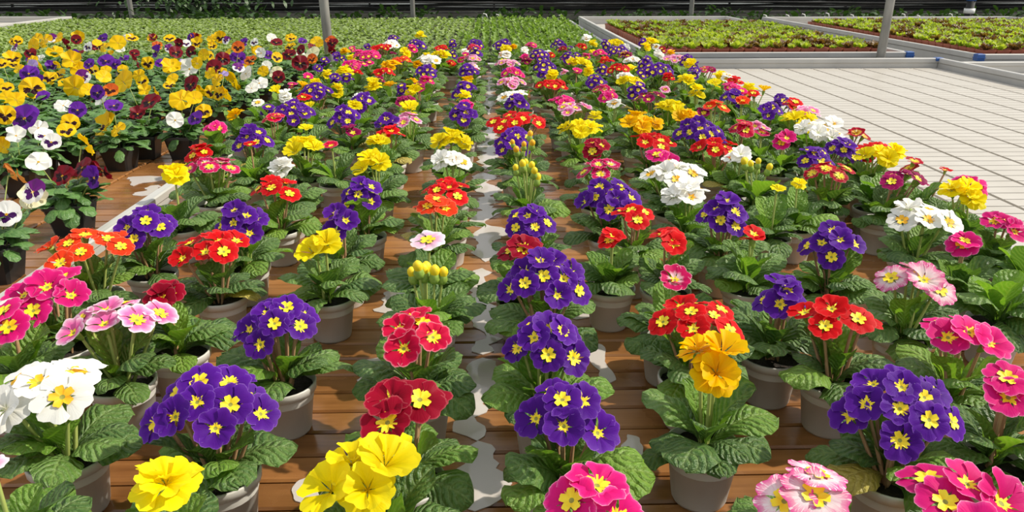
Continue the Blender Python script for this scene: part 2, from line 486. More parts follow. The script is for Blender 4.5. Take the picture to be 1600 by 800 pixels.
def corolla(npet=5, hw0=10, hw1=44, cup=0.16, drop=0.16, ruff=0.03, notch=0.15, seed=0, nt_=5, ns=8, r0=0.06, scale=1.0, rot=0.0, lift=0.0, lap=0.05):
    rnd = random.Random(seed)
    V = []; UVs = []; Fc = []
    for k in range(npet):
        a0 = rot + 2 * pi * k / npet + rnd.uniform(-0.06, 0.06)
        sz = rnd.uniform(0.93, 1.06)
        p1, p2 = rnd.uniform(0, 6.28), rnd.uniform(0, 6.28)
        tilt = rnd.uniform(-0.06, 0.06)
        o = len(V)
        for j in range(nt_ + 1):
            t = j / nt_
            hw = radians(hw0 + (hw1 - hw0) * t ** 0.6)
            for i in range(ns + 1):
                s = -1 + 2 * i / ns
                R = scale * sz * (1 - notch * exp(-(s / 0.28) ** 2) - 0.24 * abs(s) ** 3.2)
                r = r0 + (R - r0) * t
                a = a0 + s * hw
                z = lift + cup * 1.6 * t - drop * 1.6 * t * t + lap * s * t + ruff * t * (sin(4.5 * s + p1) + 0.6 * sin(8 * s + p2)) + tilt * t
                V.append((r * cos(a), r * sin(a), z))
                UVs.append((0.5 + s / 2, t))
        for j in range(nt_):
            for i in range(ns):
                a = o + j * (ns + 1) + i
                Fc.append((a, a + ns + 1, a + ns + 2, a + 1))
    return V, Fc, UVs
FLOWER = [mesh('primrose_corolla', *corolla(seed=s_, cup=0.14 + 0.05 * s_, drop=0.12 + 0.02 * (s_ % 2), ruff=0.02 + 0.012 * (s_ % 3))) for s_ in range(5)]
def double_corolla(seed):
    b_ = MB()
    b_.add(*corolla(6, seed=seed, cup=0.10, drop=0.12, ruff=0.05, hw1=40, r0=0.004))
    b_.add(*corolla(5, seed=seed + 50, cup=0.42, drop=0.14, ruff=0.06, scale=0.82, rot=0.5, lift=0.03, r0=0.004))
    return mesh('primrose_double_corolla', b_.v, b_.f, b_.uv)
DOUBLE = [double_corolla(s_) for s_ in range(4)]
CUP = [mesh('primrose_cupped_corolla', *corolla(6, seed=70 + s_, cup=0.34 + 0.08 * s_, drop=0.16, ruff=0.045, hw1=38, notch=0.10, r0=0.004)) for s_ in range(4)]

def eye_mesh():
    V = [(0, 0, 0.015)]; Fc = []
    n = 40
    for j, q in enumerate((0.34, 1.0)):
        for k in range(n):
            a = 2 * pi * k / n
            R = 0.36 + 0.075 * cos(5 * a) + 0.045 * cos(10 * a + pi)
            r = (0.09 if j == 0 else R)
            V.append((r * cos(a), r * sin(a), 0.05 if j == 0 else 0.135))
    for k in range(n):
        Fc.append((0, 1 + k, 1 + (k + 1) % n))
        Fc.append((1 + k, 1 + n + k, 1 + n + (k + 1) % n, 1 + (k + 1) % n))
    me = mesh('primrose_eye', V, Fc)
    me.materials.append(M['throat'])
    for i, p in enumerate(me.polygons):
        if len(p.vertices) == 3:
            p.material_index = 1
    return me
EYE = eye_mesh()
b_ = MB(); b_.lathe([(0.06, -0.68), (0.12, -0.58), (0.19, -0.30), (0.22, -0.08), (0.26, 0.03), (0.12, 0.02)], 8)
CALYX = b_.build('calyx_cup', True)
b_ = MB(); b_.tube([(0, 0, 0), (0.02, 0.03, 0.35), (-0.01, 0.04, 0.7), (0, 0, 1)], [1.2, 1.05, 0.95, 0.9], 6)
# stem: unit length, radius in units; x/y are scaled apart from z
STEM = b_.build('flower_stem_tube', True)
b_ = MB(); b_.lathe([(0.001, 0), (0.35, 0.1), (0.5, 0.5), (0.36, 1.0), (0.30, 1.15)], 8)
BUDC = b_.build('bud_calyx', True)
b_ = MB(); b_.lathe([(0.30, 0.0), (0.36, 0.25), (0.30, 0.5), (0.12, 0.66), (0.001, 0.68)], 8)
BUDT = b_.build('bud_tip', True)

# pots
b_ = MB()
b_.lathe([(0.001, 0.0), (0.0315, 0.0), (0.0335, 0.004), (0.0415, 0.064), (0.0450, 0.0645), (0.0458, 0.0745), (0.0450, 0.0765), (0.0428, 0.0760), (0.0420, 0.066), (0.0405, 0.052)], 26)
POT = b_.build('pot_shell', True)
b_ = MB()
pv = [(0, 0, 0.069)]
for j, r in enumerate((0.014, 0.028, 0.0415)):
    for k in range(14):
        a = 2 * pi * k / 14
        pv.append((r * cos(a), r * sin(a), 0.0665 + 0.004 * noise.noise(Vector((r * 90 * cos(a), r * 90 * sin(a), 3)))))
fv = [(0, 1 + k, 1 + (k + 1) % 14) for k in range(14)]
for j in range(2):
    for k in range(14):
        a = 1 + 14 * j + k; c = 1 + 14 * j + (k + 1) % 14
        fv.append((a, a + 14, c + 14, c))
SOIL = mesh('soil_disc', pv, fv)
def square_pot(name, top, bot, h, rim=0.003):
    b_ = MB()
    prof = [(bot, 0), (top, h * 0.86), (top + rim, h * 0.87), (top + rim, h), (top - 0.002, h), (top - 0.004, h * 0.80)]
    V = []; Fc = []
    cr = 0.16
    def ring(r, z):
        pts = []
        for sx, sy in ((1, 1), (-1, 1), (-1, -1), (1, -1)):
            q = [(r * sx, r * (1 - cr) * sy), (r * (1 - cr) * sx, r * sy)]
            if sx * sy < 0:
                q.reverse()
            pts += [(x, y, z) for x, y in q]
        return pts
    for r, z in prof:
        V += ring(r, z)
    for j in range(len(prof) - 1):
        for k in range(8):
            a = j * 8 + k; c = j * 8 + (k + 1) % 8
            Fc.append((a, c, c + 8, a + 8))
    Fc.append(tuple(range(7, -1, -1)))
    return mesh(name, V, Fc, smooth=False)
SQPOT = square_pot('square_pot_shell', 0.046, 0.034, 0.078)
b_ = MB(); b_.box(-0.041, 0.041, -0.041, 0.041, 0.062, 0.0685, 0.004)
SQSOIL = b_.build('square_soil')

def rot_to(n, spin):
    q = Vector((0, 0, 1)).rotation_difference(n)
    return q.to_matrix().to_4x4() @ Matrix.Rotation(spin, 4, 'Z')
def stem_mtx(p0, p1, r):
    d = p1 - p0
    L = d.length
    return Matrix.Translation(p0) @ rot_to(d / L, random.uniform(0, 6.28)) @ Matrix.Diagonal((r, r, L, 1))

# ------------------------------------------------------------------ the setting: floor, back wall
b_ = MB(); b_.box(-9, 9, -1.5, 14, -0.1, 0)
struct(obj('floor', b_.build('floor_slab'), M['floor']))
b_ = MB(); b_.box(-14, 14, 12.2, 12.35, 0, 0.785, 0.01)
struct(obj('wall_back', b_.build('plinth'), M['concrete']))
b_ = MB(); b_.box(-14, 14, 12.24, 12.26, 0.785, 2.3)
struct(obj('window_1', b_.build('glazing_sheet'), M['glazing']))

# ------------------------------------------------------------------ benches
def rail(parent, p0, p1, ztop, zbot, w=0.032, mat='alu', name='rail'):
    """aluminium edge profile: upright web, rounded top lip and a lower ledge"""
    p0 = Vector(p0); p1 = Vector(p1)
    d = (p1 - p0); L = d.length; d.normalize()
    s = Vector((-d.y, d.x))
    h = ztop - zbot
    prof = [(-w * .5, 0), (-w * .5, h * .28), (-w * .3, h * .32), (-w * .3, h * .72), (-w * .5, h * .78), (-w * .5, h - .004), (-w * .38, h), (w * .38, h), (w * .5, h - .004), (w * .5, h * .78), (w * .3, h * .72), (w * .3, h * .32), (w * .5, h * .28), (w * .5, 0)]
    V = []; n = len(prof)
    for q in (0, L):
        for a, z in prof:
            p = p0 + d * q + s * a
            V.append((p.x, p.y, zbot + z))
    Fc = [(i, (i + 1) % n, n + (i + 1) % n, n + i) for i in range(n)] + [tuple(range(n - 1, -1, -1)), tuple(range(n, 2 * n))]
    return obj(name, mesh('rail_profile', V, Fc, smooth=False), M[mat], parent)
def bench(label, x0, x1, y0, y1, ztop, mat='alu', bed='base', bedz=0.728, legs=3, right=True):
    e = empty('plant_bench', ((x0 + x1) / 2, (y0 + y1) / 2, 0))
    tag(e, label, 'bench')
    cx, cy = (x0 + x1) / 2, (y0 + y1) / 2
    X0, X1, Y0, Y1 = x0 - cx, x1 - cx, y0 - cy, y1 - cy
    w = 0.016
    rail(e, (X0 + w, Y0), (X0 + w, Y1), ztop, 0.69, mat=mat)
    if right:
        rail(e, (X1 - w, Y0), (X1 - w, Y1), ztop, 0.69, mat=mat)
    rail(e, (X0 + 2 * w, Y0 + w), (X1 - 2 * w, Y0 + w), ztop, 0.69, mat=mat)
    rail(e, (X0 + 2 * w, Y1 - w), (X1 - 2 * w, Y1 - w), ztop, 0.69, mat=mat)
    b_ = MB(); b_.box(X0 + 2 * w, X1 - 2 * w, Y0 + 2 * w, Y1 - 2 * w, 0.705, bedz)
    obj('tray_bed', b_.build('tray_bed'), M[bed], e)
    b_ = MB(); b_.box(-.025, .025, -.025, .025, 0, 0.69)
    lm = b_.build('leg_post')
    for i in range(legs):
        for x in (X0 + .3, X1 - .3):
            y = Y0 + .25 + (Y1 - Y0 - .5) * i / (legs - 1)
            obj('leg', lm, M['galv'], e, Matrix.Translation((x, y, 0)))
    return e, cx, cy

PB = dict(x0=-0.935, x1=1.06, y0=0.35, y1=5.14)
eP, cxP, cyP = bench('long bench of wet brown slats carrying the rows of potted primroses', PB['x0'], PB['x1'], PB['y0'], PB['y1'], 0.785, legs=4)
eN, cxN, cyN = bench('brown slatted bench carrying black pots of pansies', -2.92, -0.945, 0.9, 5.14, 0.785, legs=3, right=False)
eL, cxL, cyL = bench('empty bench with grooved cream plastic tray beside the primroses', 1.075, 2.985, 0.9, 5.14, 0.812, mat='greyrail', bed='concrete', legs=3)
eS, cxS, cyS = bench('wide bench covered by dense green seedlings in front of the hoses', -5.22, 1.02, 5.32, 10.0, 0.765, mat='alu', bed='soil', legs=3)
eA, cxA, cyA = bench('grey railed bench with lettuce pots behind the empty tray', 1.06, 2.85, 5.28, 9.55, 0.835, mat='greyrail', bed='liner', bedz=0.748, legs=3)
eB, cxB, cyB = bench('grey railed bench with lettuce pots right of the thick post', 3.22, 6.2, 5.12, 9.4, 0.835, mat='greyrail', bed='liner', bedz=0.748, legs=3)
eT, cxT, cyT = bench('mostly empty cream railed bench beyond the seedlings', -7.6, -5.30, 7.4, 10.35, 0.80, mat='greyrail', bed='liner', legs=2)
eR, cxR, cyR = bench('bare bench corner with cream tray beyond the grooved tray', 3.02, 5.2, 0.9, 5.02, 0.80, mat='greyrail', bed='liner', legs=3)

# slats
PITCHS = 0.0545
def slat_mesh(w, cuts=()):
    b_ = MB()
    edges = [-w / 2] + sorted(cuts) + [w / 2]
    for i in range(len(edges) - 1):
        a = edges[i] + (0.005 if i else 0); c = edges[i + 1] - (0.005 if i < len(edges) - 2 else 0)
        b_.box(a, c, -PITCHS * 0.465, PITCHS * 0.465, -0.016, 0.0, 0.003)
    if cuts:
        b_.box(-w / 2, w / 2, -PITCHS * 0.42, PITCHS * 0.42, -0.022, -0.014)
    else:
        b_.box(-w / 2 + .01, w / 2 - .01, -PITCHS * 0.42, PITCHS * 0.42, -0.022, -0.016)
    return b_.build('slat_board')
smP = slat_mesh(1.925)
y = PB['y0'] + 0.064
while y < PB['y1'] - 0.06:
    obj('slat', smP, M['wood'], eP, Matrix.Translation((0, y - cyP, BZ)) @ Matrix.Rotation(random.uniform(-.0006, .0006), 4, 'Z'))
    y += PITCHS
cuts = [-1.155 - 0.2 * k - cxN for k in range(9)]
smN = slat_mesh(1.91, cuts)
y = 0.964
while y < 5.08:
    obj('slat', smN, M['wood'], eN, Matrix.Translation((0, y - cyN, BZ)))
    y += PITCHS
# grooved cream panels
def groove_panel(w, L, pitch=0.066, g=0.0065, depth=0.008):
    prof = []
    y = -L / 2
    while y + pitch < L / 2:
        prof += [(y, 0), (y + pitch - g, 0), (y + pitch - g * .8, -depth), (y + pitch - g * .2, -depth)]
        y += pitch
    prof.append((L / 2, 0))
    V = []; Fc = []
    n = len(prof)
    for x in (-w / 2, w / 2):
        for (yy, z) in prof:
            V.append((x, yy, z))
    for i in range(n - 1):
        Fc.append((i, n + i, n + i + 1, i + 1))
    o = len(V)
    V += [(-w / 2, -L / 2, -.02), (-w / 2, L / 2, -.02), (w / 2, -L / 2, -.02), (w / 2, L / 2, -.02)]
    Fc += [(o, o + 1) + tuple(range(n - 1, -1, -1)), (o + 3, o + 2) + tuple(range(n, 2 * n))]
    return mesh('groove_panel', V, Fc, smooth=False)
pw = 0.1664
gp = groove_panel(pw - 0.014, 5.14 - 0.9 - 0.066)
for k in range(11):
    obj('tray_panel', gp, M['liner'], eL, Matrix.Translation((-(1.91 - .07) / 2 + pw / 2 + k * pw, 0, BZ)))
# blue corner clips (parts of the rails' benches)
def clip(e, cx, cy, x, y, z, sx=0.05, sy=0.05, sz=0.045):
    b_ = MB(); b_.box(-sx / 2, sx / 2, -sy / 2, sy / 2, -sz, 0, 0.004); b_.box(-sx / 2 - .004, sx / 2 + .004, -sy / 2 - .004, sy / 2 + .004, -sz * .62, -sz * .5)
    obj('corner_clip', b_.build('corner_clip'), M['blue'], e, Matrix.Translation((x - cx, y - cy, z)))['label'] = 'blue plastic corner clip'
clip(eA, cxA, cyA, 2.845, 5.29, 0.838)
clip(eB, cxB, cyB, 3.235, 5.13, 0.838)
clip(eL, cxL, cyL, 2.96, 5.125, 0.815, sz=0.02)

# ------------------------------------------------------------------ posts, hoses, hedge at the back
def post(label, x, y, r, mat='galv', lean=0.0, top=2.4):
    e = empty('roof_post', (x, y, 0))
    tag(e, label, 'post')
    b_ = MB(); b_.tube([(0, 0, 0.012), (lean * .5, 0, top / 2), (lean, 0, top)], r, 20)
    obj('pole', b_.build('pole', True), M[mat], e)
    b_ = MB(); b_.box(-r * 1.8, r * 1.8, -r * 1.8, r * 1.8, 0, 0.012, 0.003)
    obj('base_plate', b_.build('base_plate'), M[mat], e)
p = at(518, 66, 0.88); post('thick galvanised steel post between the pansies and the seedlings', p.x * 5.23 / p.y, 5.23, 0.030, lean=-0.06)
p = at(1377, 96, 0.80); post('thick galvanised steel post between empty tray and lettuce bench', p.x * 5.21 / p.y - 0.02, 5.21, 0.028, lean=0.03)
for px, lab in ((205, 'slim grey post before the hoses, nearest the cream railed bench'), (645, 'slim grey post before the hoses, behind the seedlings'), (1080, 'slim grey post before the hoses, behind the lettuce bench')):
    p = at(px, 20, 0.80); post(lab, p.x * 10.9 / p.y, 10.9, 0.032)
rnd = random.Random(3)
HOSES = []
zz = 0.935
for i in range(24):
    z = 0.800 + (i % 17) * 0.0205 + (0.010 if i > 16 else 0) + rnd.uniform(-.004, .004)
    r = rnd.choice((0.0105, 0.012, 0.0135, 0.0100))
    yy = 11.75 - 0.03 * (i % 3) + (0.11 if i > 16 else 0)
    pts = []
    ph = rnd.uniform(0, 6); am = rnd.uniform(0.004, 0.012); tl = rnd.uniform(-0.0006, 0.0006)
    for k in range(41):
        x = -12 + 24 * k / 40
        pts.append((x, yy, z + am * sin(x * 1.3 + ph) + tl * x))
    b_ = MB(); b_.tube(pts, r, 6)
    o = obj('irrigation_hose', b_.build('hose', True), M['pipe' if i % 5 not in (0, 3) else 'pipe2'])
    tag(o, 'long black irrigation hose strung level along the back wall', 'hose', 'hoses along the back wall')
# hangers that carry the hoses
for k in range(13):
    x = -10.5 + 1.75 * k + rnd.uniform(-.2, .2)
    b_ = MB(); b_.box(-.012, .012, -.02, .02, 0.0, 1.35, 0.003)
    o = obj('hose_bracket', b_.build('bracket'), M['pipe'])
    o.location = (x, 11.96, 0)
    tag(o, 'dark upright bracket carrying the hoses along the back wall', 'bracket', 'hose brackets')
# thick dark pipes low on the wall
for z, r in ((0.772, 0.014),):
    b_ = MB(); b_.tube([(-12, 11.7, z), (-4, 11.7, z + .01), (4, 11.7, z - .006), (12, 11.7, z + .004)], r, 10)
    tag(obj('water_main', b_.build('main', True), M['pipe2']), 'thick dark water pipe under the row of hoses', 'pipe')
# valve riser
p = at(1514, 20, 0.9); e = empty('valve_riser', (p.x * 10.2 / p.y, 10.2, 0)); tag(e, 'black valve riser with white collars and blue cap behind lettuce', 'pipe')
b_ = MB(); b_.tube([(0, 0, 0), (0, 0, 1.06)], 0.05, 14); obj('pipe', b_.build('riser', True), M['pipe'], e)
for z0, z1 in ((0.725, 0.765), (0.827, 0.888)):
    b_ = MB(); b_.lathe([(0.05, z0), (0.066, z0), (0.066, z1), (0.05, z1)], 14); obj('collar', b_.build('collar', True), M['whitepl'], e)['label'] = 'white collar'
b_ = MB(); b_.lathe([(0.001, 1.10), (0.05, 1.09), (0.06, 1.06), (0.06, 0.985), (0.05, 0.98)], 14); obj('cap', b_.build('cap', True), M['blue'], e)['label'] = 'blue cap'
# white drip pegs
def peg(px, py, h, lab):
    p = at(px, py, 0.86)
    sc = min(10.1 / p.y, 2)
    b_ = MB(); b_.tube([(0, 0, 0), (0.01, 0, h * .6), (0.015, 0, h - .05), (0.03, 0, h), (0.06, 0, h - .01), (0.075, 0, h - .05)], 0.008, 6)
    o = obj('drip_peg', b_.build('peg', True), M['whitepl']); o.location = (p.x * sc, 10.1, 0)
    tag(o, lab, 'peg', 'white drip pegs behind the lettuce')
for px, h in ((1225, .30), (1250, .31), (1287, .32), (1326, .30), (1406, .31), (1430, .29), (1480, .31), (752, .32), (772, .31), (870, .30), (1190, .30)):
    peg(px, 22, h + .52, 'white hooked drip peg standing in front of the dark hedge')

def leaf_cards(n, placer, size, seed, cups=True):
    """many small folded leaves in one mesh; placer(rnd) gives position, tilt and heading"""
    rnd = random.Random(seed)
    V = []; Fc = []; UVs = []
    for _ in range(n):
        p, s, yaw, el = placer(rnd)
        L = size * s; W = L * rnd.uniform(0.4, 0.6)
        dx, dy = cos(yaw), sin(yaw)
        ce, se = cos(el), sin(el)
        o = len(V)
        for t, w, dr in ((0, .12, 0), (.45, .5, .06), (.8, .36, -.02), (1.0, .02, -.14)):
            for s2 in (-1, 1):
                f = L * t
                V.append((p[0] + dx * ce * f - dy * s2 * w * W, p[1] + dy * ce * f + dx * s2 * w * W, p[2] + se * f + dr * L + 0.0))
                UVs.append((0.5 + s2 * .5, t))
        for q in range(3):
            a = o + q * 2
            Fc.append((a, a + 1, a + 3, a + 2))
    return V, Fc, UVs
def hp(r):
    x = r.uniform(-9.5, 9.5); 
    top = 0.735 + 0.09 * noise.noise(Vector((x * 1.1, 0, 0))) + 0.09 * noise.noise(Vector((x * 4, 3, 0)))
    z = r.uniform(0.30, top + 0.06)
    if r.random() < .035:
        x = -4.1 + r.gauss(0, .55); z = r.uniform(.75, 1.05)
        return (x, r.uniform(11.45, 11.62), z), r.uniform(.6, 1.2), r.uniform(pi, 2 * pi), r.uniform(-1.2, .2)
    return (x, r.uniform(10.75, 11.35), z), r.uniform(.6, 1.4), r.uniform(pi, 2 * pi), r.uniform(-.2, 1.0)
o = obj('weedy_hedge', mesh('hedge_leaves', *leaf_cards(9000, hp, 0.11, 5), smooth=False), M['hedge'])
o['kind'] = 'stuff'
tag(o, 'dark leafy growth in front of the back wall', 'foliage')

# ------------------------------------------------------------------ seedlings
def seedling_geo(seed, nl, L, W, long=False):
    rnd = random.Random(seed)
    V = []; Fc = []; UVs = []
    for k in range(nl):
        yaw = k * 2.4 + rnd.uniform(-.3, .3)
        el = rnd.uniform(0.1, 1.0) if not long else rnd.uniform(0.5, 1.35)
        z0 = rnd.uniform(0.0, L * 0.7)
        l = L * rnd.uniform(.7, 1.2)
        w = W * rnd.uniform(.7, 1.2)
        dx, dy = cos(yaw), sin(yaw); o = len(V)
        for t, ww, dr in ((0, .14, 0), (.5, .5, .05), (.82, .36, 0), (1.0, .04, -.12)):
            for s2 in (-1, 1):
                f = l * t
                V.append((dx * cos(el) * f - dy * s2 * ww * w, dy * cos(el) * f + dx * s2 * ww * w, z0 + sin(el) * f + dr * l))
                UVs.append((.5 + s2 * .5, t))
        for q in range(3):
            a = o + q * 2
            Fc.append((a, a + 1, a + 3, a + 2))
    return V, Fc, UVs
SGEO = [seedling_geo(100 + i, 13, 0.042, 0.030) for i in range(4)]
SGEO2 = [seedling_geo(200 + i, 16, 0.048, 0.026, i % 2 == 1) for i in range(4)]
SM = [mesh('seedling_tuft', *g, smooth=False) for g in SGEO]
SM2 = [mesh('seedling_tuft_tall', *g, smooth=False) for g in SGEO2]
rnd = random.Random(8)
spots = []
yy = 5.40
while yy < 9.92:
    xx = -5.10
    while xx < 0.94:
        spots.append((xx + rnd.uniform(-.010, .010), yy + rnd.uniform(-.010, .010)))
        xx += 0.083
    yy += 0.083
vis = []
for (x, y) in spots:
    q = proj(Vector((x, y, 0.80)))
    if -30 < q[0] < 1630:
        vis.append((x, y))
vis.sort(key=lambda t: t[1] + abs(t[0]) * .02)
plug = MB(); plug.box(-.03, .03, -.03, .03, 0, 0.028, .004)
PLUG = plug.build('seedling_plug')
stuffA = MB(); stuffB = MB(); stuffP = MB()
for i, (x, y) in enumerate(vis):
    tall = x + 0.35 * noise.noise(Vector((x * 1.5, y * 1.5, 0))) > -0.25
    s = rnd.uniform(.85, 1.2)
    rz = rnd.uniform(0, 6.28)
    if i < 300:
        e = empty('seedling_plant', (x, y, 0.728))
        tag(e, ('taller narrow-leaved green seedling at the primrose end of the seedling bench' if tall else 'round-leaved pale green seedling at the pansy end of the seedling bench'), 'seedling', 'tall seedlings by the primroses' if tall else 'pale seedlings by the pansies')
        obj('root_plug', PLUG, M['soil'], e)
        obj('foliage', (SM2 if tall else SM)[i % 4], M['seedling_b' if tall else 'seedling'], e, Matrix.Translation((0, 0, .027)) @ Matrix.Rotation(rz, 4, 'Z') @ Matrix.Scale(s, 4))
    else:
        g = (SGEO2 if tall else SGEO)[i % 4]
        (stuffB if tall else stuffA).add(*g, mtx=Matrix.Translation((x + rnd.uniform(-.018, .018), y + rnd.uniform(-.018, .018), 0.754)) @ Matrix.Rotation(rz, 4, 'Z') @ Matrix.Scale(s, 4))
for st, mt, lab in ((stuffA, 'seedling', 'mass of pale green seedlings covering the far bench'), (stuffB, 'seedling_b', 'mass of deeper green taller seedlings covering the far bench')):
    o = obj('seedling_mass', mesh('seedling_mass', st.v, st.f, st.uv, smooth=False), M[mt])
    o['kind'] = 'stuff'
    tag(o, lab, 'seedlings')

# ------------------------------------------------------------------ lettuces in brown pots
def lettuce_geo(seed, nl):
    rnd = random.Random(seed)
    b_ = MB()
    for k in range(nl):
        q = k / nl
        L = 0.068 * rnd.uniform(.70, 1.25) * (1.05 - .30 * q)
        V, Fc, U = leaf_geo(L, L * 0.50, 0.95 + 0.50 * q, 0.40, nv=4, nu=3, wave=0.07, seed=seed * 31 + k, petiole=.3)
        b_.add(V, Fc, U, Matrix.Rotation(k * 2.4 + rnd.uniform(-.2, .2), 4, 'Z') @ Matrix.Translation((0, 0.003, 0)))
    return b_
LG = [lettuce_geo(300 + i, 13) for i in range(4)]
LM = [mesh('lettuce_rosette', g.v, g.f, g.uv) for g in LG]
BPOT = square_pot('brown_pot_shell', 0.0455, 0.038, 0.105, 0.002)
b_ = MB(); b_.box(-0.040, 0.040, -0.040, 0.040, 0.085, 0.095, 0.004)
BSOIL = b_.build('brown_pot_soil')
rnd = random.Random(21)
LBZ = 0.748
lsp = []
yy = 5.40
while yy < 7.95:
    k = 0
    xx = 1.20
    while xx < 2.76:
        # at the left end the first pots stand back from the corner
        lsp.append((xx, yy, 'A')); xx += 0.0975
    yy += 0.0975
yy = 5.24
while yy < 8.2:
    xx = 3.34; c = 0
    while xx < 6.1:
        if not (c > 3 and c % 3 == 2 and yy < 6.6):
            lsp.append((xx, yy, 'B'))
        xx += 0.0975; c += 1
    yy += 0.0975
lv = []
for (x, y, bn) in lsp:
    q = proj(Vector((x, y, 0.80)))
    if -20 < q[0] < 1625:
        lv.append((q[2], x, y, bn))
lv.sort()
LST = {k: [MB(), MB(), MB(), MB()] for k in 'AB'}
for i, (d, x, y, bn) in enumerate(lv):
    red = rnd.random() < 0.33
    s = rnd.choice((.55, .72, .85, .95, 1.0)) * rnd.uniform(.9, 1.1)
    gap = rnd.random() < 0.03
    rz = rnd.uniform(0, 6.28)
    if i < 300:
        e = empty('potted_lettuce', (x, y, LBZ))
        nm = 'on the bench behind the empty tray' if bn == 'A' else 'on the bench right of the thick post'
        tag(e, ('young red-tinged lettuce in a square brown pot ' if red else 'young yellow-green lettuce in a square brown pot ') + nm, 'lettuce', ('red lettuces ' if red else 'green lettuces ') + nm)
        obj('pot', BPOT, M['brownpot'], e)
        obj('soil', BSOIL, M['soil'], e)
        obj('foliage', LM[i % 4], M['lettuce_red' if red else 'lettuce'], e, Matrix.Translation((0, 0, .094)) @ Matrix.Rotation(rz, 4, 'Z') @ Matrix.Scale(s, 4))
    else:
        g = LG[i % 4]
        gstuff, rstuff, pstuff, sstuff = LST[bn]
        T = Matrix.Translation((x, y, LBZ))
        (rstuff if red else gstuff).add(g.v, g.f, g.uv, T @ Matrix.Translation((0, 0, .094)) @ Matrix.Rotation(rz, 4, 'Z') @ Matrix.Scale(s, 4))
        pstuff.add([v.co for v in BPOT.vertices], [tuple(p.vertices) for p in BPOT.polygons], None, T)
        sstuff.add([v.co for v in BSOIL.vertices], [tuple(p.vertices) for p in BSOIL.polygons], None, T)
for bn, (gs_, rs_, ps_, ss_) in LST.items():
    er = empty('far_lettuces', (0, 0, 0))
    tag(er, 'far rows of young lettuces in brown pots ' + ('behind the empty tray' if bn == 'A' else 'right of the thick post'), 'lettuces')
    er['kind'] = 'stuff'
    for st, mt, nm in ((gs_, 'lettuce', 'green_foliage'), (rs_, 'lettuce_red', 'red_foliage'), (ps_, 'brownpot', 'pots'), (ss_, 'soil', 'soil')):
        o = obj(nm, mesh(nm, st.v, st.f, st.uv, smooth=(nm != 'pots')), M[mt], er)
        o['kind'] = 'stuff'

